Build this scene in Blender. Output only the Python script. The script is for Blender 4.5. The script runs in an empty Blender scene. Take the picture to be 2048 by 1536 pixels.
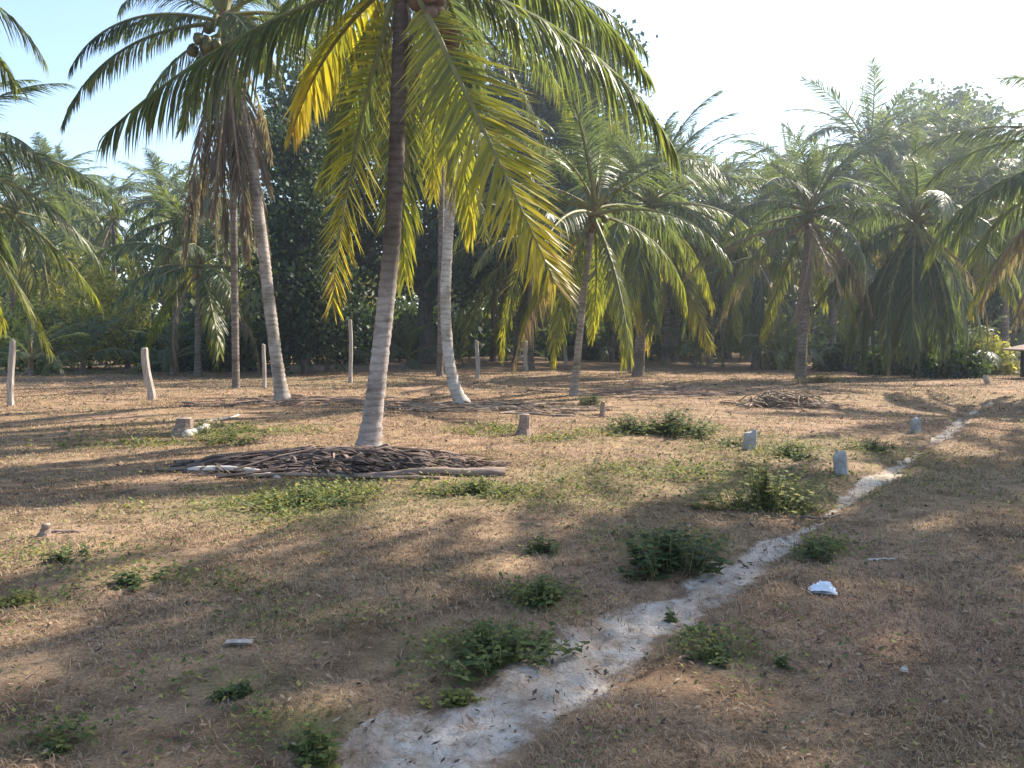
import bpy, math, random
import numpy as np
from mathutils import Vector, Matrix

# ------------------------------------------------------------------ camera, sky, sun, exposure
S = bpy.context.scene
COL = S.collection
CAMZ = 1.6
F = 1577.0                       # focal length in pixels of a 2048 wide frame
PITCH = math.atan(98.0 / F)
cd = bpy.data.cameras.new('camera'); cam = bpy.data.objects.new('camera', cd); COL.objects.link(cam)
cd.sensor_width = 36.0; cd.lens = 36.0 * F / 2048.0
cd.clip_start = 0.05; cd.clip_end = 2000
cam.location = (0, 0, CAMZ); cam.rotation_euler = (math.pi / 2 - PITCH, 0, 0)
S.camera = cam

SUN_EL = math.radians(41); SUN_AZ = math.radians(54)      # azimuth measured from +Y (view) towards +X
w = bpy.data.worlds.new('World'); S.world = w; w.use_nodes = True
nt = w.node_tree; nt.nodes.clear()
sky = nt.nodes.new('ShaderNodeTexSky'); sky.sky_type = 'NISHITA'; sky.sun_disc = False
sky.sun_elevation = SUN_EL; sky.sun_rotation = SUN_AZ
sky.air_density = 1.0; sky.dust_density = 1.1; sky.ozone_density = 1.0
bg = nt.nodes.new('ShaderNodeBackground'); bg.inputs[1].default_value = 0.125
wo = nt.nodes.new('ShaderNodeOutputWorld')
nt.links.new(sky.outputs[0], bg.inputs[0]); nt.links.new(bg.outputs[0], wo.inputs[0])

sl = bpy.data.lights.new('sun', 'SUN'); sun = bpy.data.objects.new('sun', sl); COL.objects.link(sun)
sl.energy = 4.6; sl.angle = math.radians(0.6); sl.color = (1.0, 0.90, 0.76)
SUNDIR = Vector((math.cos(SUN_EL) * math.sin(SUN_AZ), math.cos(SUN_EL) * math.cos(SUN_AZ), math.sin(SUN_EL)))
sun.rotation_euler = SUNDIR.to_track_quat('Z', 'Y').to_euler()
sun.location = SUNDIR * 60

vs = S.view_settings
vs.view_transform = 'Standard'; vs.look = 'None'; vs.exposure = 1.48; vs.gamma = 1.0; vs.use_curve_mapping = False
S.cycles.use_denoising = True
S.cycles.max_bounces = 8; S.cycles.transmission_bounces = 4; S.cycles.volume_bounces = 0
S.cycles.sample_clamp_indirect = 6

R = random.Random(7)
NR = np.random.default_rng(11)

# ------------------------------------------------------------------ helpers
def W(px, py, d):
    """world point seen at pixel (2048x1536 frame) at depth Y = d"""
    u = (px - 1024) / F; v = (768 - py) / F
    c, s = math.cos(PITCH), math.sin(PITCH)
    fy = c + v * s; fz = -s + v * c
    k = d / fy
    return Vector((u * k, d, CAMZ + fz * k))
def G(px, py):
    u = (px - 1024) / F; v = (768 - py) / F
    c, s = math.cos(PITCH), math.sin(PITCH)
    fy = c + v * s; fz = -s + v * c
    k = -CAMZ / fz
    return Vector((u * k, fy * k, 0))

def hash2(ix, iy, seed=0):
    n = (ix.astype(np.int64) * 374761393 + iy.astype(np.int64) * 668265263 + seed * 1442695041) & 0x7fffffff
    n = ((n ^ (n >> 13)) * 1274126177) & 0x7fffffff
    n = n ^ (n >> 16)
    return (n & 0xffff) / 65535.0
def vnoise(x, y, seed=0):
    x = np.asarray(x, float); y = np.asarray(y, float)
    ix = np.floor(x); iy = np.floor(y); fx = x - ix; fy = y - iy
    fx = fx * fx * (3 - 2 * fx); fy = fy * fy * (3 - 2 * fy)
    a = hash2(ix, iy, seed); b = hash2(ix + 1, iy, seed); c = hash2(ix, iy + 1, seed); d = hash2(ix + 1, iy + 1, seed)
    return a + (b - a) * fx + (c - a) * fy + (a - b - c + d) * fx * fy
def fbm(x, y, seed=0, o=4):
    t = 0; amp = 0.5; f = 1.0
    for i in range(o):
        t = t + amp * vnoise(np.asarray(x) * f + 17.3 * i, np.asarray(y) * f - 9.1 * i, seed + i); amp *= 0.5; f *= 2.03
    return t / (1 - 0.5 ** o)

class MB:
    def __init__(s): s.v = []; s.f = []; s.m = []; s.c = []
    def add(s, verts, faces, mat=0, col=None):
        b = len(s.v); s.v.extend([tuple(p) for p in verts])
        for f in faces: s.f.append([b + i for i in f]); s.m.append(mat)
        if col is None: col = 0.0
        s.c.extend([col] * len(verts) if not isinstance(col, list) else col)
    def tube(s, pts, rad, n=8, mat=0, col=None, cap=True, wob=0.0, seed=0):
        rr = random.Random(seed); pts = [Vector(p) for p in pts]; V = []; Fc = []
        up = Vector((0, 0, 1))
        prev = None
        for i, p in enumerate(pts):
            t = (pts[min(i + 1, len(pts) - 1)] - pts[max(i - 1, 0)])
            if t.length < 1e-9: t = Vector((0, 0, 1))
            t.normalize()
            if prev is None:
                a = t.cross(Vector((0.3, 1, 0.1)))
                if a.length < 0.1: a = t.cross(Vector((1, 0, 0)))
            else:
                a = prev - t * prev.dot(t)
            a.normalize(); prev = a; b = t.cross(a)
            r = rad[i] if hasattr(rad, '__len__') else rad
            for k in range(n):
                g = 2 * math.pi * k / n; q = r * (1 + wob * (rr.random() - .5))
                V.append(p + a * (math.cos(g) * q) + b * (math.sin(g) * q))
        for i in range(len(pts) - 1):
            for k in range(n):
                k2 = (k + 1) % n
                Fc.append([i * n + k, i * n + k2, (i + 1) * n + k2, (i + 1) * n + k])
        if cap:
            Fc.append(list(range(n))[::-1]); Fc.append([(len(pts) - 1) * n + k for k in range(n)])
        s.add(V, Fc, mat, col)
    def mesh(s, name, mats, smooth=True):
        me = bpy.data.meshes.new(name); me.from_pydata(s.v, [], s.f)
        for m in mats: me.materials.append(m)
        me.polygons.foreach_set('material_index', np.array(s.m, np.int32))
        if smooth: me.polygons.foreach_set('use_smooth', np.ones(len(s.f), bool))
        at = me.attributes.new('tint', 'FLOAT', 'POINT'); at.data.foreach_set('value', np.array(s.c, np.float32))
        me.update(); return me

def np_mesh(name, V, Q, mats, col=None, smooth=False):
    """fast mesh from arrays: V (n,3), Q (m,k) faces with k vertices each"""
    me = bpy.data.meshes.new(name)
    V = np.asarray(V, np.float32); Q = np.asarray(Q, np.int32); k = Q.shape[1]
    me.vertices.add(len(V)); me.vertices.foreach_set('co', V.ravel())
    me.loops.add(Q.size); me.loops.foreach_set('vertex_index', Q.ravel())
    me.polygons.add(len(Q)); me.polygons.foreach_set('loop_start', np.arange(0, Q.size, k, dtype=np.int32))
    me.polygons.foreach_set('loop_total', np.full(len(Q), k, np.int32))
    if smooth: me.polygons.foreach_set('use_smooth', np.ones(len(Q), bool))
    for m in mats: me.materials.append(m)
    if col is not None:
        col = np.asarray(col, np.float32)
        if col.ndim == 1:
            at = me.attributes.new('tint', 'FLOAT', 'POINT'); at.data.foreach_set('value', col)
        else:
            at = me.attributes.new('hue', 'FLOAT_COLOR', 'POINT')
            c4 = np.ones((len(V), 4), np.float32); c4[:, :3] = col; at.data.foreach_set('color', c4.ravel())
    me.update(calc_edges=True); me.validate(); return me

def obj(name, me, parent=None, loc=(0, 0, 0), rot=(0, 0, 0), sc=1.0):
    o = bpy.data.objects.new(name, me); COL.objects.link(o)
    o.location = loc; o.rotation_euler = rot
    o.scale = (sc, sc, sc) if not hasattr(sc, '__len__') else sc
    if parent: o.parent = parent
    return o
def tag(o, label=None, cat=None, group=None, kind=None):
    if label: o['label'] = label
    if cat: o['category'] = cat
    if group: o['group'] = group
    if kind: o['kind'] = kind
    return o
def thing(name, label, cat, loc, group=None, rz=0):
    o = bpy.data.objects.new(name, None); COL.objects.link(o); o.empty_display_size = 0.3
    o.location = loc; o.rotation_euler = (0, 0, rz)
    return tag(o, label, cat, group)

# ------------------------------------------------------------------ materials
def mat(name):
    m = bpy.data.materials.new(name); m.use_nodes = True; t = m.node_tree; t.nodes.clear()
    return m, t, t.nodes.new('ShaderNodeOutputMaterial')
def nd(t, kind, **kw):
    n = t.nodes.new(kind)
    for k, v in kw.items(): setattr(n, k, v)
    return n
def ramp(t, stops, interp='LINEAR'):
    r = t.nodes.new('ShaderNodeValToRGB'); e = r.color_ramp.elements; r.color_ramp.interpolation = interp
    while len(e) < len(stops): e.new(0.5)
    for el, (p, c) in zip(e, stops): el.position = p; el.color = (*c, 1)
    return r
def math_n(t, op, a, b=None):
    n = t.nodes.new('ShaderNodeMath'); n.operation = op
    for i, x in enumerate((a, b)):
        if x is None: continue
        if isinstance(x, (int, float)): n.inputs[i].default_value = x
        else: t.links.new(x, n.inputs[i])
    return n.outputs[0]

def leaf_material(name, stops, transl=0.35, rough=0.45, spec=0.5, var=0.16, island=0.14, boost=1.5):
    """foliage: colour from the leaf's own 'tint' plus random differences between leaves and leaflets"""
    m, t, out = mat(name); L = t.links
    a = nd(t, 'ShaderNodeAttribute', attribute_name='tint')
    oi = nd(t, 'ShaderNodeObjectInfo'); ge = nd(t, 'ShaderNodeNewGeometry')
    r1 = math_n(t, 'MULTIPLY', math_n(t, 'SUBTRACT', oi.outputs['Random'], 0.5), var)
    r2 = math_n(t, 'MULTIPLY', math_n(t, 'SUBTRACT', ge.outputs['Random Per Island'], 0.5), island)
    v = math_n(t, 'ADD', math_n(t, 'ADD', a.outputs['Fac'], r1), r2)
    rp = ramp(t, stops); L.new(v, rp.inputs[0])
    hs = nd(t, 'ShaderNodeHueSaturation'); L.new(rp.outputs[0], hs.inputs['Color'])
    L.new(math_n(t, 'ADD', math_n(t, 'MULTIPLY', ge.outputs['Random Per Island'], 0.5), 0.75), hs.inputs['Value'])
    p = nd(t, 'ShaderNodeBsdfPrincipled'); p.inputs['Roughness'].default_value = rough; p.inputs['Specular IOR Level'].default_value = spec
    L.new(hs.outputs[0], p.inputs['Base Color'])
    tr = nd(t, 'ShaderNodeBsdfTranslucent')
    mu = nd(t, 'ShaderNodeMix', data_type='RGBA', blend_type='MULTIPLY'); mu.inputs[0].default_value = 1
    L.new(hs.outputs[0], mu.inputs[6]); mu.inputs[7].default_value = (boost * 1.12, boost * 1.1, boost * 0.55, 1)
    L.new(mu.outputs[2], tr.inputs[0])
    mx = nd(t, 'ShaderNodeMixShader'); mx.inputs[0].default_value = transl
    L.new(p.outputs[0], mx.inputs[1]); L.new(tr.outputs[0], mx.inputs[2]); L.new(mx.outputs[0], out.inputs[0])
    return m

FROND_STOPS = [(0.0, (0.062, 0.088, 0.055)), (0.26, (0.098, 0.128, 0.056)), (0.45, (0.235, 0.245, 0.03)), (0.62, (0.40, 0.33, 0.035)),
               (0.78, (0.25, 0.18, 0.10)), (1.0, (0.150, 0.126, 0.110))]
M_FROND = leaf_material('palm_leaflet', FROND_STOPS, transl=0.48, rough=0.42)
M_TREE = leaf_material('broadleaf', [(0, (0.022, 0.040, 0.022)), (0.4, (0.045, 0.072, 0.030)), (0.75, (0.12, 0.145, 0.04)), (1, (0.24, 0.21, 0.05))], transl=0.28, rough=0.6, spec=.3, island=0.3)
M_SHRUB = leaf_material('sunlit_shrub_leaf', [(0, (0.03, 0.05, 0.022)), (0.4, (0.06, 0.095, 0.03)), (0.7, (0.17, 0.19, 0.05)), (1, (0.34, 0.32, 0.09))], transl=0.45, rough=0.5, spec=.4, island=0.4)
M_WEED = leaf_material('weed_leaf', [(0, (0.040, 0.065, 0.027)), (0.5, (0.092, 0.125, 0.042)), (1, (0.23, 0.22, 0.065))], transl=0.3, rough=0.75, spec=.2, island=0.4)

def noise_mat(name, c1, c2, scale, rough=0.85, bump=0.3, stretch=(1, 1, 1), c3=None, detail=8, coord='Object', bdist=0.02):
    m, t, out = mat(name); L = t.links
    tc = nd(t, 'ShaderNodeTexCoord'); mp = nd(t, 'ShaderNodeMapping'); mp.inputs['Scale'].default_value = stretch
    L.new(tc.outputs[coord], mp.inputs[0])
    n = nd(t, 'ShaderNodeTexNoise'); n.inputs['Scale'].default_value = scale; n.inputs['Detail'].default_value = detail; n.inputs['Roughness'].default_value = 0.65
    L.new(mp.outputs[0], n.inputs[0])
    st = [(0.32, c1), (0.68, c2)] if c3 is None else [(0.3, c1), (0.5, c2), (0.7, c3)]
    rp = ramp(t, st); L.new(n.outputs[0], rp.inputs[0])
    p = nd(t, 'ShaderNodeBsdfPrincipled'); p.inputs['Roughness'].default_value = rough; p.inputs['Specular IOR Level'].default_value = 0.25
    L.new(rp.outputs[0], p.inputs['Base Color'])
    b = nd(t, 'ShaderNodeBump'); b.inputs['Strength'].default_value = bump; b.inputs['Distance'].default_value = bdist
    L.new(n.outputs[0], b.inputs['Height']); L.new(b.outputs[0], p.inputs['Normal']); L.new(p.outputs[0], out.inputs[0])
    return m
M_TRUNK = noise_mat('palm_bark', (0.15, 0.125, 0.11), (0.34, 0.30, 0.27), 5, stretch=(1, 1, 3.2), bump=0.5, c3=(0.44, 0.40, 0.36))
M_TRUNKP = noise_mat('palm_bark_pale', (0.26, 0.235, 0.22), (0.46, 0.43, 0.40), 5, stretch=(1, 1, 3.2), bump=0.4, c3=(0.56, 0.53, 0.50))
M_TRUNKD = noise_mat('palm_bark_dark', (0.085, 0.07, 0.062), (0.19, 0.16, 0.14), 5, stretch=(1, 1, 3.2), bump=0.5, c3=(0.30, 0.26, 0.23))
def crown_shaded_bark():
    m = noise_mat('palm_bark_crown_shaded', (0.15, 0.125, 0.115), (0.33, 0.295, 0.275), 5, stretch=(1, 1, 3.2), bump=0.5, c3=(0.42, 0.385, 0.36)); t = m.node_tree; L = t.links
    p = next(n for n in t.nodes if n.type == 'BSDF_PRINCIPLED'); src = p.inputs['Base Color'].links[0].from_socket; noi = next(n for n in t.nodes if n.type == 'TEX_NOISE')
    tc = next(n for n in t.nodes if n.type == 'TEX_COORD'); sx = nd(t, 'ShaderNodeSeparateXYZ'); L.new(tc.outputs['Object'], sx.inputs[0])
    rp = ramp(t, [(.30, (1, 1, 1)), (.42, (.36, .31, .29))]); L.new(math_n(t, 'ADD', math_n(t, 'MULTIPLY', sx.outputs['Z'], .14), math_n(t, 'MULTIPLY', math_n(t, 'SUBTRACT', noi.outputs[0], .5), .25)), rp.inputs[0])  # upper stem darkened: the crown's shade is put into the bark colour
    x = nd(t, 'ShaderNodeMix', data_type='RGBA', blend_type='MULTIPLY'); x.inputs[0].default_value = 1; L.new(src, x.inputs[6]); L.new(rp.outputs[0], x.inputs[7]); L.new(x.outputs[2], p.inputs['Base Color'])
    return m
M_TRUNK_SHADE = crown_shaded_bark()
def ring_scars(m, low=.82):
    """uneven dark leaf scars round a palm stem"""
    t = m.node_tree; L = t.links; p = next(n for n in t.nodes if n.type == 'BSDF_PRINCIPLED'); src = p.inputs['Base Color'].links[0].from_socket; tc = next(n for n in t.nodes if n.type == 'TEX_COORD')
    wv = nd(t, 'ShaderNodeTexWave', wave_type='BANDS', bands_direction='Z'); wv.inputs['Scale'].default_value = 2.6; wv.inputs['Distortion'].default_value = 3; wv.inputs['Detail'].default_value = 5; wv.inputs['Detail Scale'].default_value = 3
    L.new(tc.outputs['Object'], wv.inputs[0])
    rp = ramp(t, [(.05, (low, low * .95, low * .92)), (.38, (1, 1, 1))]); L.new(wv.outputs['Fac'], rp.inputs[0])
    bl = nd(t, 'ShaderNodeTexNoise'); bl.inputs['Scale'].default_value = 1.7; bl.inputs['Detail'].default_value = 5; L.new(tc.outputs['Object'], bl.inputs[0])
    r2 = ramp(t, [(.36, (.62, .60, .56)), (.58, (1.05, 1.05, 1.05))]); L.new(bl.outputs[0], r2.inputs[0])
    for col in (rp.outputs[0], r2.outputs[0]):
        x = nd(t, 'ShaderNodeMix', data_type='RGBA', blend_type='MULTIPLY'); x.inputs[0].default_value = 1; L.new(src, x.inputs[6]); L.new(col, x.inputs[7]); src = x.outputs[2]
    L.new(src, p.inputs['Base Color'])
for m_ in (M_TRUNK, M_TRUNKD, M_TRUNK_SHADE): ring_scars(m_)
ring_scars(M_TRUNKP, .82)
M_BARK = noise_mat('tree_bark', (0.05, 0.042, 0.036), (0.16, 0.135, 0.115), 6, stretch=(2, 2, 0.6), bump=0.8)
M_SHEATH = noise_mat('palm_fibre', (0.08, 0.05, 0.03), (0.24, 0.16, 0.09), 9, stretch=(1, 1, 3), bump=0.8)
M_RACHIS = noise_mat('frond_stalk', (0.11, 0.12, 0.045), (0.22, 0.20, 0.08), 4, rough=0.65, bump=0.1)
M_RACHISD = noise_mat('dry_frond_stalk', (0.16, 0.11, 0.08), (0.34, 0.25, 0.18), 5, rough=0.7, bump=0.2)
M_NUT = noise_mat('coconut_husk', (0.055, 0.05, 0.02), (0.13, 0.12, 0.035), 5, rough=0.45, bump=0.1)
M_NUTB = noise_mat('brown_husk', (0.08, 0.05, 0.035), (0.17, 0.11, 0.07), 6, rough=0.8, bump=0.3)
M_POST = noise_mat('weathered_wood_post', (0.24, 0.20, 0.17), (0.46, 0.41, 0.36), 7, stretch=(3, 3, 0.5), bump=0.5)
M_CONC = noise_mat('weathered_concrete', (0.20, 0.19, 0.18), (0.42, 0.41, 0.40), 9, bump=0.4, bdist=0.01)
M_LOG = noise_mat('dry_wood', (0.14, 0.10, 0.085), (0.33, 0.25, 0.20), 8, stretch=(0.4, 3, 3), bump=0.6)
M_LOGP = noise_mat('bleached_wood', (0.40, 0.35, 0.30), (0.68, 0.62, 0.55), 8, stretch=(0.5, 3, 3), bump=0.4)
M_CUT = noise_mat('cut_wood', (0.25, 0.19, 0.15), (0.42, 0.34, 0.27), 14, bump=0.2)
M_LITTER = noise_mat('dry_litter', (0.075, 0.052, 0.043), (0.22, 0.155, 0.12), 3, bump=0.3, c3=(0.34, 0.25, 0.19))
M_HEAP = noise_mat('dark_dry_fronds', (0.045, 0.032, 0.030), (0.12, 0.088, 0.075), 3, bump=0.3, c3=(0.24, 0.18, 0.145))
M_PLASTIC = noise_mat('white_plastic', (0.62, 0.66, 0.74), (0.82, 0.84, 0.86), 20, rough=0.35, bump=0.2, bdist=0.005)

def attr_mat(name, rough=0.9, transl=0.0):
    m, t, out = mat(name); L = t.links
    a = nd(t, 'ShaderNodeAttribute', attribute_name='hue')
    p = nd(t, 'ShaderNodeBsdfPrincipled'); p.inputs['Roughness'].default_value = rough; p.inputs['Specular IOR Level'].default_value = 0.2
    L.new(a.outputs['Color'], p.inputs['Base Color'])
    if transl:
        tr = nd(t, 'ShaderNodeBsdfTranslucent'); L.new(a.outputs['Color'], tr.inputs[0])
        mx = nd(t, 'ShaderNodeMixShader'); mx.inputs[0].default_value = transl
        L.new(p.outputs[0], mx.inputs[1]); L.new(tr.outputs[0], mx.inputs[2]); L.new(mx.outputs[0], out.inputs[0])
    else: L.new(p.outputs[0], out.inputs[0])
    return m
M_GRASS = attr_mat('dry_grass_blade', 0.8, 0.2)

# ------------------------------------------------------------------ ground
# centre line of the sandy path (photo pixels -> ground), with half widths in metres
PATH_PX = [(620, 1800, .44), (745, 1600, .44), (862, 1480, .42), (990, 1400, .38), (1135, 1318, .36), (1270, 1235, .33), (1400, 1170, .27), (1500, 1118, .23), (1590, 1062, .15),
           (1660, 1020, .07), (1720, 975, .20), (1790, 938, .18), (1850, 895, .05), (1890, 868, .17), (1925, 842, .16), (1965, 818, .08), (2010, 800, .05)]
PATH = [(G(x, y).x, G(x, y).y, hw) for x, y, hw in PATH_PX]
def catmull(P, n):
    P = [np.array(p, float) for p in P]; out = []
    for i in range(len(P) - 1):
        p0 = P[max(i - 1, 0)]; p1 = P[i]; p2 = P[i + 1]; p3 = P[min(i + 2, len(P) - 1)]
        for k in range(n):
            t = k / n
            out.append(0.5 * ((2 * p1) + (-p0 + p2) * t + (2 * p0 - 5 * p1 + 4 * p2 - p3) * t * t + (-p0 + 3 * p1 - 3 * p2 + p3) * t ** 3))
    out.append(P[-1]); return np.array(out)
PC = catmull(PATH, 10)
def path_dist(x, y):
    """signed distance outside the path's edge (negative inside)"""
    x = np.asarray(x, float); y = np.asarray(y, float)
    off = np.abs(x - np.interp(y, PC[:, 1], PC[:, 0])); best = off * .6; near = off < 2.5
    if near.any():
        xn = x[near]; yn = y[near]; b = np.full(xn.shape, 1e9)
        if len(xn) < 400: b = (np.hypot(xn[:, None] - PC[None, :, 0], yn[:, None] - PC[None, :, 1]) - PC[None, :, 2]).min(1)
        else:
            for i in range(len(PC)): b = np.minimum(b, np.hypot(xn - PC[i, 0], yn - PC[i, 1]) - PC[i, 2])
        best[near] = b
    return best
def hbase(x, y):
    x = np.asarray(x, float); y = np.asarray(y, float)
    near = np.exp(-np.hypot(x, y - 6) / 30)
    h = (fbm(x * .45, y * .45, 3, 3) - .5) * 0.10 * near + (fbm(x * 2.2, y * 2.2, 8, 3) - .5) * 0.045 * near
    h = h + 0.22 * np.exp(-(((x - 17) / 9) ** 2 + ((y - 23) / 6) ** 2))
    return h
def hgt(x, y):
    d = path_dist(x, y)
    return hbase(x, y) - 0.10 * np.clip((0.05 - d) / 0.24, 0, 1)
def surf(x, y):
    """height of what one steps on: turf, or the sand where the path runs"""
    d = path_dist(x, y); hb = hbase(x, y); h = hb - 0.10 * np.clip((0.05 - d) / 0.24, 0, 1)
    return np.where(d < .06, np.maximum(h, hb + .002 - .055 * np.clip((0.10 - d) / 0.22, 0, 1)), h)
def gz(x, y): return float(surf(np.array([x]), np.array([y]))[0])
def GZ(px, py):
    p = G(px, py); p.z = gz(p.x, p.y); return p

# green patches: (px, py, radius across m, radius in depth m, strength)
PATCH = [(560, 1010, 1.3, .75, 1.0), (640, 985, .7, .5, 1.0), (950, 985, .9, .55, .9), (440, 865, 1.2, .7, .9), (260, 890, 1.6, .4, .5), (980, 862, .6, .6, .8), (1120, 880, 1.0, .6, .5),
         (1290, 860, 1.3, .6, .5), (1290, 950, 1.6, .9, .75), (1500, 985, .9, .8, .8), (1600, 900, 1.6, 1.2, .7), (1340, 1090, .5, .4, .7), (1080, 1190, .25, .3, .8), (960, 1290, .45, .35, .9),
         (150, 1110, .7, .3, .4), (280, 1150, .45, .25, .5), (40, 1200, .4, .2, .5), (430, 1170, .35, .2, .4), (600, 1240, .6, .3, .25), (480, 1360, .3, .15, .6), (620, 1440, .25, .2, .9), (110, 1490, .15, .1, .8),
         (1620, 1090, .35, .25, .8), (1420, 1290, .25, .2, .6), (1850, 960, 2.5, 1.4, .35), (1150, 1000, .7, .4, .6), (100, 745, 6, 3, .8), (700, 760, 4, 3, .3), (1760, 800, 3, 1.5, .3)]
PG = [(G(a, b).x, G(a, b).y, rx, ry, s) for a, b, rx, ry, s in PATCH]
def greenness(x, y):
    g = np.zeros(np.shape(x))
    for cx, cy, rx, ry, s in PG:
        g = np.maximum(g, s * np.exp(-(((x - cx) / rx) ** 2 + ((y - cy) / ry) ** 2) ** 1.5))
    return g

def sgrid(lo, hi, c, n, a):
    t = np.linspace(-1, 1, n); s = np.sinh(a * t) / math.sinh(a)
    return np.where(s < 0, c + s * (c - lo), c + s * (hi - c))
gx = sgrid(-240, 240, 1.5, 420, 5.8); gy = sgrid(-60, 240, 5.5, 420, 5.6)
X, Y = np.meshgrid(gx, gy); X = X.ravel(); Y = Y.ravel()
Z = hgt(X, Y)
n = 420; ii = np.arange(n * n).reshape(n, n)
Q = np.stack([ii[:-1, :-1], ii[:-1, 1:], ii[1:, 1:], ii[1:, :-1]], -1).reshape(-1, 4)
def ground_mat():
    m, t, out = mat('dry_turf'); L = t.links
    tc = nd(t, 'ShaderNodeTexCoord')
    def no(scale, det=6, ro=.6, stretch=(1, 1, 1)):
        mp = nd(t, 'ShaderNodeMapping'); mp.inputs['Scale'].default_value = stretch; L.new(tc.outputs['Object'], mp.inputs[0])
        k = nd(t, 'ShaderNodeTexNoise'); k.inputs['Scale'].default_value = scale; k.inputs['Detail'].default_value = det; k.inputs['Roughness'].default_value = ro
        L.new(mp.outputs[0], k.inputs[0]); return k.outputs[0]
    big = no(0.55, 5); mid = no(5, 6, .7); fine = no(60, 6, .75)
    r1 = ramp(t, [(.34, (.24, .162, .10)), (.5, (.31, .220, .14)), (.66, (.345, .236, .165))]); L.new(big, r1.inputs[0])
    r2 = ramp(t, [(.3, (.45, .42, .40)), (.52, (.95, .95, .95)), (.72, (1.25, 1.22, 1.15))]); L.new(mid, r2.inputs[0])
    r3 = ramp(t, [(.3, (.45, .43, .42)), (.5, (.95, .95, .95)), (.7, (1.5, 1.45, 1.35))]); L.new(fine, r3.inputs[0])
    def mul(a, b):
        x = nd(t, 'ShaderNodeMix', data_type='RGBA', blend_type='MULTIPLY'); x.inputs[0].default_value = 1; L.new(a, x.inputs[6]); L.new(b, x.inputs[7]); return x.outputs[2]
    r4 = ramp(t, [(.36, (.62, .58, .56)), (.5, (.95, .94, .94)), (.64, (1.12, 1.08, 1.04))]); L.new(no(1.7, 4, .6), r4.inputs[0])
    c = mul(mul(mul(r1.outputs[0], r2.outputs[0]), r3.outputs[0]), r4.outputs[0])
    a = nd(t, 'ShaderNodeAttribute', attribute_name='tint')
    gr = nd(t, 'ShaderNodeMix', data_type='RGBA'); L.new(math_n(t, 'MULTIPLY', a.outputs['Fac'], mid), gr.inputs[0]); L.new(c, gr.inputs[6]); gr.inputs[7].default_value = (.11, .13, .045, 1)
    p = nd(t, 'ShaderNodeBsdfPrincipled'); p.inputs['Roughness'].default_value = .95; p.inputs['Specular IOR Level'].default_value = .15
    L.new(gr.outputs[2], p.inputs['Base Color'])
    b = nd(t, 'ShaderNodeBump'); b.inputs['Strength'].default_value = .7; b.inputs['Distance'].default_value = .03
    L.new(math_n(t, 'ADD', mid, fine), b.inputs['Height']); L.new(b.outputs[0], p.inputs['Normal']); L.new(p.outputs[0], out.inputs[0])
    return m
ground = obj('ground', np_mesh('ground', np.stack([X, Y, Z], 1), Q, [ground_mat()], greenness(X, Y), True))
tag(ground, 'dry tan turf ground of the palm grove', 'ground', kind='structure')

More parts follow.
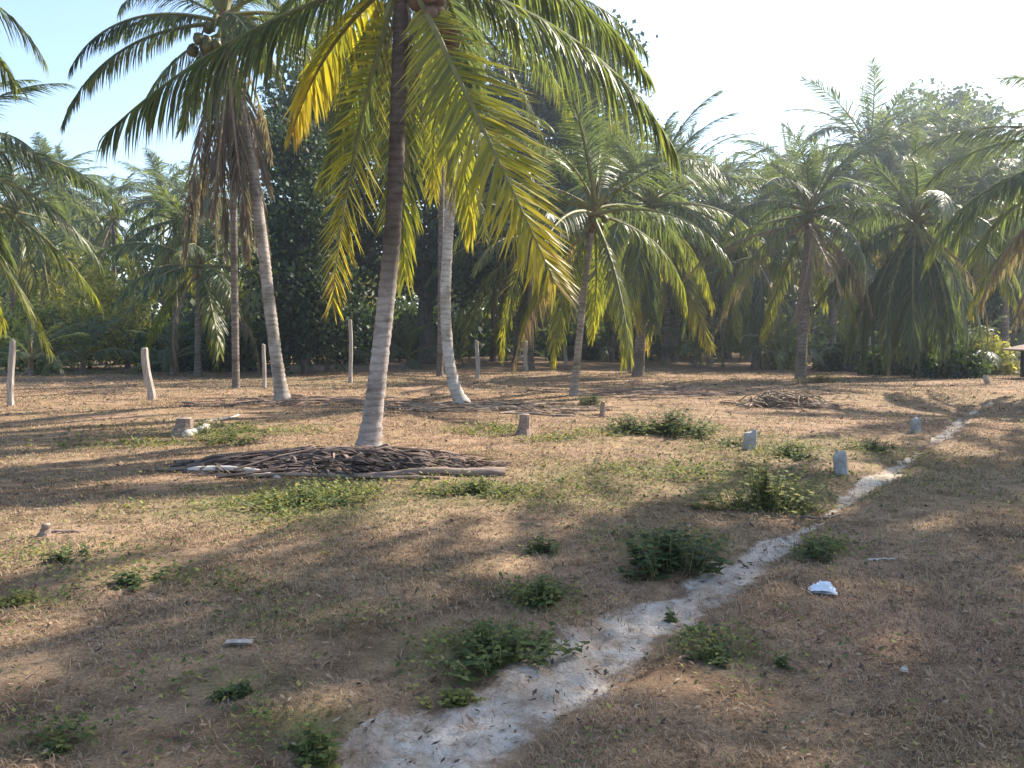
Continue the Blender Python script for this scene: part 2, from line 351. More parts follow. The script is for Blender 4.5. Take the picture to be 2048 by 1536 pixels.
# sandy path: a shallow bed of pale sand whose ragged edges sink into the turf
def sand_mat():
    m, t, out = mat('pale_sand'); L = t.links
    tc = nd(t, 'ShaderNodeTexCoord')
    n1 = nd(t, 'ShaderNodeTexNoise'); n1.inputs['Scale'].default_value = 9; n1.inputs['Detail'].default_value = 8; n1.inputs['Roughness'].default_value = .7; L.new(tc.outputs['Object'], n1.inputs[0])
    n2 = nd(t, 'ShaderNodeTexNoise'); n2.inputs['Scale'].default_value = 45; n2.inputs['Detail'].default_value = 4; L.new(tc.outputs['Object'], n2.inputs[0])
    r1 = ramp(t, [(.34, (.31, .24, .175)), (.47, (.44, .382, .318)), (.68, (.54, .485, .42))]); L.new(n1.outputs[0], r1.inputs[0])
    r2 = ramp(t, [(.27, (.42, .36, .30)), (.37, (1, 1, 1))]); L.new(n2.outputs[0], r2.inputs[0])
    x = nd(t, 'ShaderNodeMix', data_type='RGBA', blend_type='MULTIPLY'); x.inputs[0].default_value = 1; L.new(r1.outputs[0], x.inputs[6]); L.new(r2.outputs[0], x.inputs[7])
    n4 = nd(t, 'ShaderNodeTexNoise'); n4.inputs['Scale'].default_value = 2.6; n4.inputs['Detail'].default_value = 6; n4.inputs['Roughness'].default_value = .7; L.new(tc.outputs['Object'], n4.inputs[0])
    r5 = ramp(t, [(.44, (1, 1, 1)), (.66, (.72, .63, .54))]); L.new(n4.outputs[0], r5.inputs[0])
    x2 = nd(t, 'ShaderNodeMix', data_type='RGBA', blend_type='MULTIPLY'); x2.inputs[0].default_value = 1; L.new(x.outputs[2], x2.inputs[6]); L.new(r5.outputs[0], x2.inputs[7]); x = x2
    p = nd(t, 'ShaderNodeBsdfPrincipled'); p.inputs['Roughness'].default_value = .95; p.inputs['Specular IOR Level'].default_value = .1; L.new(x.outputs[2], p.inputs['Base Color'])
    a = nd(t, 'ShaderNodeAttribute', attribute_name='tint'); n3 = nd(t, 'ShaderNodeTexNoise'); n3.inputs['Scale'].default_value = 22; n3.inputs['Detail'].default_value = 7; n3.inputs['Roughness'].default_value = .75; L.new(tc.outputs['Object'], n3.inputs[0])
    er = ramp(t, [(.52, (0, 0, 0)), (.80, (1, 1, 1))]); L.new(math_n(t, 'ADD', math_n(t, 'MULTIPLY', a.outputs['Fac'], .75), math_n(t, 'MULTIPLY', n3.outputs[0], .75)), er.inputs[0])
    dm = nd(t, 'ShaderNodeMix', data_type='RGBA'); L.new(er.outputs[0], dm.inputs[0]); L.new(x.outputs[2], dm.inputs[6]); dm.inputs[7].default_value = (.20, .14, .09, 1); L.new(dm.outputs[2], p.inputs['Base Color'])
    b = nd(t, 'ShaderNodeBump'); b.inputs['Strength'].default_value = .8; b.inputs['Distance'].default_value = .02; L.new(math_n(t, 'ADD', n1.outputs[0], n2.outputs[0]), b.inputs['Height']); L.new(b.outputs[0], p.inputs['Normal'])
    L.new(p.outputs[0], out.inputs[0]); return m
PP = catmull(PATH, 34); nu = 26; Vp = []
tang = np.gradient(PP[:, :2], axis=0); tang /= np.linalg.norm(tang, axis=1)[:, None]
for i in range(len(PP)):
    nx_, ny_ = tang[i, 1], -tang[i, 0]
    for k in range(nu):
        a = -1.35 + 2.7 * k / (nu - 1); Vp.append((PP[i, 0] + nx_ * a * PP[i, 2], PP[i, 1] + ny_ * a * PP[i, 2], a))
Vp = np.array(Vp); aa = np.abs(Vp[:, 2])
rag = (fbm(Vp[:, 0] * 5, Vp[:, 1] * 5, 31, 4) - .5) * 0.9 + (fbm(Vp[:, 0] * 1.6, Vp[:, 1] * 1.6, 37, 2) - .5) * .9
zp = hbase(Vp[:, 0], Vp[:, 1]) - 0.055 * np.clip((0.10 - path_dist(Vp[:, 0], Vp[:, 1])) / 0.22, 0, 1)
zp = zp + 0.004 - 0.035 * np.clip((aa + rag - 0.80) / 0.35, 0, 1.6) + (fbm(Vp[:, 0] * 9, Vp[:, 1] * 9, 41, 3) - .5) * .022 + (fbm(Vp[:, 0] * 4, Vp[:, 1] * 4, 47, 2) - .5) * .03
fr_ = random.Random(4)
for q in range(46):
    i0 = fr_.randrange(40, 330); o_ = fr_.uniform(-.55, .55) * PP[i0, 2]; fx, fy = PP[i0, 0] + tang[i0, 1] * o_, PP[i0, 1] - tang[i0, 0] * o_
    ux, uy = tang[i0]; da = ((Vp[:, 0] - fx) * ux + (Vp[:, 1] - fy) * uy) / .12; db = ((Vp[:, 0] - fx) * uy - (Vp[:, 1] - fy) * ux) / .05; e_ = da * da + db * db
    zp = zp - .013 * np.exp(-e_ ** 2) + .007 * np.exp(-(e_ - 1.9) ** 2 / .5)
ii = np.arange(len(PP) * nu).reshape(len(PP), nu)
Qp = np.stack([ii[:-1, :-1], ii[:-1, 1:], ii[1:, 1:], ii[1:, :-1]], -1).reshape(-1, 4)
tag(obj('sandy_path', np_mesh('sandy_path', np.stack([Vp[:, 0], Vp[:, 1], zp], 1), Qp, [sand_mat()], np.clip((aa + rag * 1.1 - .35) / .7, 0, 1), True)),
    'narrow pale sand footpath running away to the right', 'path', kind='structure')

# dry grass blades
def grass(name, N, dlo, dhi, seed):
    g = np.random.default_rng(seed)
    d = np.exp(g.uniform(math.log(dlo), math.log(dhi), N)); x = g.uniform(-1, 1, N) * (0.82 * d + 0.8)
    y = d
    # gather into tufts
    x = x + g.normal(0, .012, N) * d; keep = (path_dist(x, y) + g.normal(0, .06, N) > -0.07) | (g.random(N) < .10 * fbm(x * 3, y * 3, 91, 2) + .45 * np.exp(-((x - 3.1) ** 2 + (y - 7.1) ** 2) / .35) + .5 * np.exp(-((x - 5.9) ** 2 + (y - 11.3) ** 2) / .6))
    cov = fbm(x * 1.1, y * 1.1, 51, 4); keep &= cov + g.normal(0, .10, N) > .42
    x = x[keep]; y = y[keep]; d = d[keep]; N = len(x)
    z = surf(x, y) - .004
    gr = np.clip(greenness(x, y) * 1.1 * g.random(N), 0, 1)
    h = (0.012 + 0.022 * g.random(N) ** 2) * (1 + .035 * d) * (1 + gr * .6); wd = 0.0009 + 0.00048 * d
    a = g.uniform(0, 2 * math.pi, N); lean = g.uniform(.5, 2.4, N)
    dx = np.cos(a); dy = np.sin(a)
    sx = -dy * wd; sy = dx * wd
    b = np.stack([x, y, z], 1); s = np.stack([sx, sy, 0 * sx], 1)
    mid = b + np.stack([dx * h * lean * .4, dy * h * lean * .4, h * .75], 1)
    tip = b + np.stack([dx * h * lean, dy * h * lean, h * (1.1 - .22 * lean)], 1)
    V = np.stack([b - s, b + s, mid - s * .7, mid + s * .7, tip], 1).reshape(-1, 3)
    o = np.arange(N)[:, None] * 5
    T = np.concatenate([o + np.array([[0, 1, 3]]), o + np.array([[0, 3, 2]]), o + np.array([[2, 3, 4]])], 0)
    pal = np.array([(.38, .275, .16), (.29, .20, .12), (.34, .258, .178), (.21, .145, .10), (.46, .35, .215)])
    c = pal[g.choice(5, N, p=[.34, .26, .18, .14, .08])] * g.uniform(.75, 1.12, (N, 1))
    pink = fbm(x * .5, y * .5, 77, 3)[:, None]; c = c * (1 + (pink - .5) * np.array([[.3, -.1, .1]]))
    c = c * (1 - gr[:, None]) + gr[:, None] * np.array([(.10, .15, .04)]) * g.uniform(.6, 1.5, (N, 1))
    me = np_mesh(name, V, T, [M_GRASS], np.repeat(c, 5, 0))
    return obj(name, me)
tag(grass('dry_grass', 380000, 1.7, 34, 5), 'short dry tan grass covering the open ground', 'grass', kind='stuff')

# ------------------------------------------------------------------ palm fronds
def frond_mesh(name, seed, length, elev, bend, tint, tintvar, pairs, segs, lw, stiff, lmax=0.95, gaps=0.05, dead=False, tip_tint=0.12, curl=0.0, twist=None):
    """one coconut leaf: a bent rachis in the XZ plane with hanging leaflets on both sides"""
    r = random.Random(seed); mb = MB()
    NS = 20; pts = [Vector((0, 0, 0))]; tans = []
    for i in range(NS):
        s = (i + .5) / NS; th = math.radians(elev - bend * s ** 1.25)
        t = Vector((math.cos(th), math.sin(curl) * s * 0.5, math.sin(th))).normalized(); tans.append(t); pts.append(pts[-1] + t * (length / NS))
    tans.append(tans[-1])
    def at(s):
        f = min(max(s, 0), .9999) * NS; i = int(f); return pts[i].lerp(pts[i + 1], f - i), tans[i].lerp(tans[i + 1], f - i).normalized()
    rad = [0.055 * (1 - i / NS) ** 1.2 + 0.007 for i in range(NS + 1)]; rad[0] = .085; rad[1] = .06
    mb.tube(pts, rad, 4, 1, tint)
    twist = r.uniform(-.35, .35) if twist is None else twist
    for side in (-1, 1):
        skip = 0
        for k in range(pairs):
            if skip > 0: skip -= 1; continue
            if r.random() < gaps: skip = r.randint(0, 3 if not dead else 6)
            s = .15 + .85 * (k + r.uniform(-.3, .3)) / pairs
            p, t = at(s)
            nrm = Vector((0, 1, 0)).cross(t); nrm = -nrm if nrm.z < 0 and abs(t.z) < .95 else nrm
            sw = math.radians(32 + 34 * s + r.uniform(-7, 7))
            sd = Vector((0, side, 0)) + nrm * (twist * side)
            d = (sd * math.cos(sw) + t * math.sin(sw) + nrm * r.uniform(-.05, .22)).normalized()
            prof = min(1.0, .42 + (s - .15) * 3.2) * (1 - max(0, s - .55) / .45 * .58)
            ll = lmax * prof * r.uniform(.86, 1.08) * (1 if not dead else r.uniform(.6, 1.05))
            g = (1 - stiff) * r.uniform(.8, 1.25)
            wv = d.cross(nrm)
            if wv.length < .05: wv = t.copy()
            wv = (wv + nrm * r.uniform(-.55, .55)).normalized()
            tt = tint + r.uniform(-tintvar, tintvar) + tip_tint * max(0, s - .45) * 2 * (.5 + r.random())
            V = []; C = []; q = p.copy(); dd = d.copy()
            for j in range(segs + 1):
                u = j / segs; wdt = lw * (.55 + 1.1 * u if u < .4 else (1 - u) * 1.65) * .5
                if j == segs: V.append(q.copy()); C.append(tt + .10)
                else:
                    V.append(q - wv * wdt); V.append(q + wv * wdt); C += [tt + .08 * u] * 2
                dd = (dd + Vector((r.uniform(-.08, .08), r.uniform(-.08, .08), -g))).normalized()
                q = q + dd * (ll / segs)
            Fc = [[2 * j, 2 * j + 1, 2 * j + 3, 2 * j + 2] for j in range(segs - 1)] + [[2 * segs - 2, 2 * segs - 1, 2 * segs]]
            mb.add(V, Fc, 0, C)
    return mb.mesh(name, [M_FROND, M_RACHISD if tint > .7 else M_RACHIS], smooth=False)

LIB = {}
def build_lib():
    spec = {  # kind: (elev lo, hi, bend lo, hi, tint, stiff)
        'spear': (74, 86, 12, 30, .12, .92), 'young': (48, 68, 45, 75, .10, .82), 'mid': (18, 40, 62, 92, .12, .68),
        'low': (-12, 10, 50, 76, .17, .58), 'old': (-42, -22, 34, 52, .27, .60), 'hang': (-66, -52, 18, 30, .36, .80), 'bell': (-56, -40, 32, 46, .14, .62),
        'dry': (-50, -25, 40, 60, .90, .40), 'dead': (-85, -76, 2, 10, .96, .35)}
    for k, (a, b, c, d, ti, st) in spec.items():
        for res, nv in (('hi', 4), ('lo', 3)):
            L = []
            for i in range(nv):
                r = random.Random(hash_s(k) + i * 31 + (0 if res == 'hi' else 7))
                L.append(frond_mesh('frond_' + k, hash_s(k) + i * 7, 4.6, r.uniform(a, b), r.uniform(c, d), ti, .05, 104 if res == 'hi' else 50, 4 if res == 'hi' else 3,
                                    .040 if res == 'hi' else .070, st, 1.08, .07 if ti < .7 else .2, ti > .7, .10 if ti < .7 else 0, r.uniform(-.5, .5)))
            LIB[k, res] = L
def hash_s(s): return sum((i + 1) * ord(c) for i, c in enumerate(s))
build_lib()

def nut_mesh(m):
    mb = MB(); n = 8; V = []; Fc = []
    prof = [(-.13, .02), (-.11, .07), (-.04, .112), (.04, .108), (.10, .07), (.13, .02)]
    for z, rr in prof:
        for k in range(n):
            a = 2 * math.pi * k / n; q = rr * (1 + .10 * math.cos(3 * a)); V.append((q * math.cos(a), q * math.sin(a), z))
    for i in range(len(prof) - 1):
        for k in range(n): Fc.append([i * n + k, i * n + (k + 1) % n, (i + 1) * n + (k + 1) % n, (i + 1) * n + k])
    Fc.append(list(range(n))[::-1]); Fc.append([(len(prof) - 1) * n + k for k in range(n)])
    mb.add(V, Fc); return mb.mesh('coconut', [m])
NUT_G = nut_mesh(M_NUT); NUT_B = nut_mesh(M_NUTB)

def trunk_mesh(pts, r0, r1, flare, dark, seed, hi=True, ring=.12):
    """ringed palm stem through the given points (relative to the base)"""
    P = catmull([tuple(p) for p in pts], 12); seg = np.linalg.norm(np.diff(P, axis=0), axis=1); cum = np.concatenate([[0], np.cumsum(seg)]); T = cum[-1]
    nr = int(T / (ring / 2)) if hi else max(10, int(T / .5)); r = random.Random(seed); pp = []; rr = []
    for i in range(nr + 1):
        u = i / nr; s = u * T; q = np.array([np.interp(s, cum, P[:, k]) for k in range(3)])
        rad = r0 + (r1 - r0) * u + flare * math.exp(-s / .28)
        if hi: rad *= (1 + (.045 if i % 2 else -.03)) * r.uniform(.96, 1.035)
        pp.append(q); rr.append(rad)
    mb = MB(); mb.tube(pp, rr, 14 if hi else 8, 0, wob=.07, seed=seed)
    # fibrous roots skirt
    return mb.mesh('trunk', [M_TRUNK_SHADE if dark == 'crown_shade' else M_TRUNKP if dark == 'pale' else M_TRUNKD if dark else M_TRUNK])

PALMS = {}
def palm(label, base, pts, fronds, r0=.16, r1=.11, flare=.10, dark=False, hi=True, nuts=0, nutm=None, seed=0, group='coconut palms of the grove', shaft=.5, name='coconut_palm', nutr=.34, bunches=()):
    """pts: trunk points in world space above the base; fronds: (kind, yaw deg, scale[, tilt deg])"""
    r = random.Random(seed * 13 + 5)
    t = thing(name, label, 'palm tree', base, group)
    b = Vector(base); rel = [Vector((0, 0, -.12))] + [Vector(p) - b for p in pts]
    obj('trunk', trunk_mesh(rel, r0, r1, flare, dark, seed, hi), t)
    top = rel[-1]; ax = (rel[-1] - rel[-2]).normalized()
    mb = MB(); q = [top + ax * z for z in (-.35, -.1, .15, .4, .75, 1.0)]
    mb.tube(q, [r1 * .98, r1 * 1.25, r1 * 1.35, r1 * 1.0, r1 * .6, .03], 9, 0, wob=.25, seed=seed)
    obj('crown_shaft', mb.mesh('crown_shaft', [M_SHEATH]), t)
    for f in fronds:
        if f[0] == 'x':      # a frond shaped on its own: yaw, elevation, bend, length, tint, stiffness, leaflet length
            _, yaw, el, be, ln, ti, st, lm = f[:8]; cu = f[8] if len(f) > 8 else r.uniform(-.3, .3); y = math.radians(yaw)
            me = frond_mesh('frond_own', int(yaw * 7 + el * 3 + 500), ln, el, be, ti, .06, int(ln * 26), 5, .048, st, lm, .03, ti > .7, .16 if ti > .35 else .06, cu, f[9] if len(f) > 9 else None)
            obj('frond', me, t, top + ax * .1 + Vector((math.cos(y), math.sin(y), 0)) * r1 * .7, (math.radians(r.uniform(-6, 6)), 0, y)); continue
        kind, yaw, sc = f[:3]; tilt = f[3] if len(f) > 3 else 0; vi = f[4] if len(f) > 4 else None
        lib = LIB[kind, 'hi' if hi else 'lo']; me = lib[vi if vi is not None else r.randrange(len(lib))]
        y = math.radians(yaw)
        zoff = {'spear': .55, 'young': .42, 'mid': .28, 'low': .15, 'old': .03, 'hang': -.08, 'bell': -.02, 'dry': -.15, 'dead': -.25}[kind]
        loc = top + ax * zoff + Vector((math.cos(y), math.sin(y), 0)) * r1 * .7
        obj('dry_frond' if kind in ('dry', 'dead') else 'frond', me, t, loc, (math.radians(r.uniform(-14, 14)), -math.radians(tilt), y), sc)
    for i in range(nuts):
        a = r.uniform(0, 2 * math.pi) if i % 4 else i * 1.7; rr = r.uniform(.6, 1.0) * nutr
        obj('coconut', nutm or NUT_G, t, top + Vector((math.cos(a) * rr, math.sin(a) * rr, r.uniform(-.45, .05))), (r.uniform(-.5, .5), r.uniform(-.5, .5), a), r.uniform(.85, 1.15))
    for ba, bn in bunches:
        a0 = math.radians(ba); c0 = top + Vector((math.cos(a0) * .55, math.sin(a0) * .55, -.45)); mb = MB()
        mb.tube([top + Vector((0, 0, .1)), top + Vector((math.cos(a0) * .4, math.sin(a0) * .4, .12)), c0 + Vector((0, 0, .15))], [.035, .03, .02], 6); obj('fruit_stalk', mb.mesh('fruit_stalk', [M_RACHIS]), t)
        for i in range(bn):
            obj('coconut', nutm or NUT_G, t, c0 + Vector((r.gauss(0, .14), r.gauss(0, .14), r.uniform(-.32, .12))), (r.uniform(-.6, .6), r.uniform(-.6, .6), r.uniform(0, 6)), r.uniform(.95, 1.25))
    PALMS[label] = t
    return t
def auto_fronds(seed, sc, spear=2, young=5, mid=6, low=4, old=3, hang=2, dry=1, dead=0, yaw0=0):
    r = random.Random(seed); L = []; a = yaw0
    for kind, c in (('spear', spear), ('young', young), ('mid', mid), ('low', low), ('old', old), ('hang', hang), ('dry', dry), ('dead', dead)):
        for i in range(c):
            a += 137.5 + r.uniform(-14, 14); L.append((kind, a % 360, sc * r.uniform(.85, 1.1) * {'spear': .55, 'young': .85}.get(kind, 1), r.uniform(-7, 7)))
    return L

def on_ray(pts_px, d0, d1=None):
    n = len(pts_px); d1 = d0 if d1 is None else d1
    return [W(x, y, d0 + (d1 - d0) * i / max(1, n - 1)) for i, (x, y) in enumerate(pts_px)]

# --- the leaning palm in front
b = GZ(738, 892); d = b.y
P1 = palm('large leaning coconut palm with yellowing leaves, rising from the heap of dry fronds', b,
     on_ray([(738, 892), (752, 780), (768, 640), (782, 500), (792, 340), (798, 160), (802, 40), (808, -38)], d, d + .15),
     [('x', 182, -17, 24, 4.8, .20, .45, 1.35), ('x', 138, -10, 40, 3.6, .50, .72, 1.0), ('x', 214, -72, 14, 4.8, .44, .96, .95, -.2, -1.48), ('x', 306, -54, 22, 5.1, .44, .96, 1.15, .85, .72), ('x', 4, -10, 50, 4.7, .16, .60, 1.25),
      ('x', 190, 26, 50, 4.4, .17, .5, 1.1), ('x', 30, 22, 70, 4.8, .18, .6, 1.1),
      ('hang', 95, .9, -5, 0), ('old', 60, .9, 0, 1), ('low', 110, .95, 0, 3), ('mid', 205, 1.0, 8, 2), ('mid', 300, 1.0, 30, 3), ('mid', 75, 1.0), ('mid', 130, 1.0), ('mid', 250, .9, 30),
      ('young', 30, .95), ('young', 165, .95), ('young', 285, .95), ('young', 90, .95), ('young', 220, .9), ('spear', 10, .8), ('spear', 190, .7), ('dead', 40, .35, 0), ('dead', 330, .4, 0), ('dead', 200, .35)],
     r0=.135, r1=.10, flare=.11, dark='crown_shade', bunches=((330, 6), (20, 5)), nuts=5, nutm=NUT_B, seed=1)

# --- palm with the skirt of dead fronds
b = GZ(566, 806); d = b.y
P2 = palm('tall coconut palm with a long skirt of dead fronds and dark coconuts', b,
     on_ray([(566, 806), (553, 720), (538, 600), (524, 480), (508, 360), (487, 230), (462, 110), (452, 55)], d, d + .2),
     [('x', 180, -2, 60, 4.9, .12, .55, .8), ('x', 214, 4, 72, 3.8, .14, .55, .8), ('young', 150, .95), ('mid', 20, .95, -8), ('mid', 60, .95), ('mid', 100, .95), ('mid', 330, .95, -6), ('low', 355, .9), ('low', 290, .8),
      ('young', 40, .95), ('young', 270, .95), ('young', 200, .95), ('young', 330, .95), ('spear', 0, .9), ('spear', 120, .8), ('low', 120, .9)] +
     [('dead', a, s, t) for a, s, t in ((190, 1.05, -5), (218, 1.0, -3), (250, 1.1, -4), (275, 1.0, -3), (310, .95, -2), (335, 1.05, -5), (0, .95, -4), (30, 1.0, -4), (100, 1.1, -4), (150, 1.1, -5), (172, .9, -3), (290, .8, 0))],
     r0=.145, r1=.105, flare=.13, nuts=10, seed=2, nutr=.5, bunches=((200, 8), (262, 7), (320, 6)))

# --- pale curved palm
b = GZ(926, 812); d = b.y
P3 = palm('slender pale grey coconut palm with a sharply curved foot', b,
     on_ray([(926, 812), (908, 770), (896, 700), (891, 600), (896, 480), (905, 350), (908, 200), (900, 90), (896, 10)], d, d + .3),
     auto_fronds(33, 1.0, 2, 5, 5, 4, 2, 1, 1, 0, 20) + [('dead', 300, .95, 3), ('dead', 330, .8, 0), ('x', 2, 20, 76, 4.9, .2, .58, 1.1), ('x', 345, 5, 60, 4.6, .2, .58, 1.1), ('x', 185, 15, 70, 4.6, .2, .6, 1.0)],
     r0=.125, r1=.10, flare=.12, nuts=6, seed=3, dark='pale')

# --- the other palms that stand out, left to right
def simple(label, bx, by, cx, cy, fr, sc=1.0, seed=0, r0=.15, r1=.11, dark=False, hi=True, mid=None, nuts=0, **kw):
    b = GZ(bx, by); d = b.y
    m = mid or [((bx * 2 + cx) / 3, (by * 2 + cy) / 3), ((bx + cx * 2) / 3, (by + cy * 2) / 3)]
    return palm(label, b, on_ray([(bx, by)] + m + [(cx, cy)], d), fr, r0, r1, .1, dark, hi, nuts, None, seed, **kw)
simple('green coconut palm at the left edge with arching fronds over the pale post', -190, 800, -150, 340, auto_fronds(41, 1.05, 2, 5, 7, 6, 4, 3, 0, 0, 10), seed=41)
simple('tall coconut palm whose frond tips hang into the top left corner', -600, 850, -480, -60, auto_fronds(42, 1.1, 2, 5, 6, 5, 3, 1, 0, 0, 0) + [('mid', 0, 1.1, -5), ('low', 350, 1.1, 10)], seed=42)
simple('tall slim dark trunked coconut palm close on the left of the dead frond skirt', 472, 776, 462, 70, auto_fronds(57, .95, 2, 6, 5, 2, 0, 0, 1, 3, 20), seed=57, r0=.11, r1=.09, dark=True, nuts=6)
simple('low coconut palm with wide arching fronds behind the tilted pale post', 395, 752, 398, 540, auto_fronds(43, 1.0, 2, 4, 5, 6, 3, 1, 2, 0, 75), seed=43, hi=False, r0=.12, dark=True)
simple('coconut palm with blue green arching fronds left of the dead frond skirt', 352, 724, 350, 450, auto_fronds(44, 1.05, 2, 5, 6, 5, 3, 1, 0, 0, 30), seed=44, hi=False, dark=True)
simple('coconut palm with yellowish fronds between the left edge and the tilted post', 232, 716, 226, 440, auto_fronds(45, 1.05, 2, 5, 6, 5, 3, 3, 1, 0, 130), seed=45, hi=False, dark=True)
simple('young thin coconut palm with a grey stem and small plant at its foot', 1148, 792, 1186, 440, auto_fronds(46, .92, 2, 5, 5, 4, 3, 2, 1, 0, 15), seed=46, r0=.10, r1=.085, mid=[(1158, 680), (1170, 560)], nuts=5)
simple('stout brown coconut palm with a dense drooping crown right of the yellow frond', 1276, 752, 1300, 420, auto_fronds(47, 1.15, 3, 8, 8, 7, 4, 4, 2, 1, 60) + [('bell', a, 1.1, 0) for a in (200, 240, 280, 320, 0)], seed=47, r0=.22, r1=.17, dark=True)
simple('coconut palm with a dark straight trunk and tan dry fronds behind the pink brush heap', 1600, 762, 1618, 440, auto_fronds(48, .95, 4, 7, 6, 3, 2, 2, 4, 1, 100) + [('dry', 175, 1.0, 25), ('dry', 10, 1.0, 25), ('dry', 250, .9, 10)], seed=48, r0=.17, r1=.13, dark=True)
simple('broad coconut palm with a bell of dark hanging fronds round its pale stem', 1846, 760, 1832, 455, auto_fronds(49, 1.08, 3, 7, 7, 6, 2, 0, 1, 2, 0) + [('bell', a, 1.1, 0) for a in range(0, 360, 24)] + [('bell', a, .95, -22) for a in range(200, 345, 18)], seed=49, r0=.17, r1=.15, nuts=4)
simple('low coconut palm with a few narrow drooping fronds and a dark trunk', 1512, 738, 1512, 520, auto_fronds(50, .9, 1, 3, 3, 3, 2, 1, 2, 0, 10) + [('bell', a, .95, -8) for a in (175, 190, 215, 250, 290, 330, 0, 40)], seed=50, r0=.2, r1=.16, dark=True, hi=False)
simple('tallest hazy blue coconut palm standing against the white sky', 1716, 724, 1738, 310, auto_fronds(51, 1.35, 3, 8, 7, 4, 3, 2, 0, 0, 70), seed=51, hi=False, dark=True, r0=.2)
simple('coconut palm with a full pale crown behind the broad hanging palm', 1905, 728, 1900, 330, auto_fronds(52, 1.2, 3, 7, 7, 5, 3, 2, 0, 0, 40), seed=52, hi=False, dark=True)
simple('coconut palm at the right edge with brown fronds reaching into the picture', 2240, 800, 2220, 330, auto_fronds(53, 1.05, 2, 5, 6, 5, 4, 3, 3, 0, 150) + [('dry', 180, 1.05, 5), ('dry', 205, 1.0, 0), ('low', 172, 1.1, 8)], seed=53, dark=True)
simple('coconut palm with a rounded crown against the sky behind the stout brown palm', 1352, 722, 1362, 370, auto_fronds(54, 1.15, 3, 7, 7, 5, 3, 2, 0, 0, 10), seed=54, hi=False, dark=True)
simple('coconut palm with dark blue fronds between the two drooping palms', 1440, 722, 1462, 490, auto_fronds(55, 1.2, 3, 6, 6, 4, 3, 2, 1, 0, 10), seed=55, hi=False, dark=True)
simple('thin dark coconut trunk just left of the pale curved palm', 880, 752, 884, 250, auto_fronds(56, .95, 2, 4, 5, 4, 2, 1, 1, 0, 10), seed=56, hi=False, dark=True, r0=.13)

# palms beyond the right edge: only their shade and a few frond tips reach the picture
for i, (x, y, h, s, where) in enumerate([(6.7, 9.4, 12, .76, 'nearest'), (9.0, 11.1, 12, .8, 'second'), (11.4, 12.9, 12, .78, 'third'), (13.8, 14.7, 12, .68, 'fourth'), (16.2, 16.5, 12, .68, 'fifth'), (18.7, 18.2, 12, .68, 'farthest'), (12.7, 11.1, 12, .6, 'innermost'), (14.9, 12.9, 12, .5, 'smallest')]):
    palm('tall coconut palm outside the right edge, %s of the row shading the foreground turf' % where, (x, y, gz(x, y)), [(x, y, 0), (x + .1, y, h * .4), (x + .25, y + .1, h * .8), (x + .3, y + .1, h)],
         auto_fronds(60 + i, s, 2, 6, 8, 6, 3, 1, 0, 0, 40 * i), hi=False, seed=60 + i, group='palms that shade the foreground', nuts=3)

# far palms of the grove, all alike in the distance
FAR = [(40, 714, 470, 'behind the pale post at the left edge'), (120, 708, 400, 'above the sunlit shrubs at the left'), (420, 706, 470, 'left of the low arching palm trunk'),
       (620, 706, 520, 'behind the dark rounded tree'), (760, 706, 500, 'hidden behind the foot of the leaning palm'), (1010, 712, 480, 'between the two posts right of the curved palm'), (1062, 738, 470, 'with a thin dark stem beside the brown fence post'),
       (1100, 706, 520, 'behind the pale fallen trunk'), (1182, 716, 500, 'with a dark stem just right of the young thin palm'), (1230, 704, 470, 'between the young thin palm and the stout brown one'), (1400, 706, 480, 'left of the low palm with narrow drooping fronds'),
       (1560, 710, 470, 'left of the dark straight trunk'), (1660, 706, 480, 'right of the dark straight trunk'), (1780, 712, 440, 'left of the pale stem of the bell shaped palm'), (1960, 714, 420, 'above the bright bush near the right edge'), (2040, 706, 400, 'above the low shelter'),
       (1860, 702, 440, 'right behind the bell shaped palm'), (960, 704, 520, 'behind the pale upright fence post'), (180, 704, 450, 'deep behind the bright yellow shrub at the left'), (520, 702, 490, 'behind the thin bluish post'), (840, 703, 500, 'behind the trunk of the huge dark tree'),
       (1300, 703, 500, 'just right of the stout brown palm'), (1480, 702, 500, 'behind the low drooping palm'), (-80, 708, 420, 'beyond the left edge'), (2120, 712, 420, 'beyond the right edge'),
       (1030, 725, 540, 'left of the brown fence post'), (1340, 716, 540, 'below the rounded crown against the sky'), (660, 722, 560, 'under the yellow frond tip left of the leaning palm'), (1730, 716, 520, 'under the tallest palm'), (80, 722, 520, 'just right of the pale post at the left')]
for i, (x, y, cy, where) in enumerate(FAR):
    simple('slim far coconut palm ' + where, x, y, x + R.uniform(-18, 18), cy + R.uniform(-20, 20), auto_fronds(80 + i, 1.15, 2, 5, 6, 5, 4, 2, 1 if i % 3 == 0 else 0, 0, i * 50), seed=80 + i, hi=False, dark=True, group='far coconut palms', r0=.16)

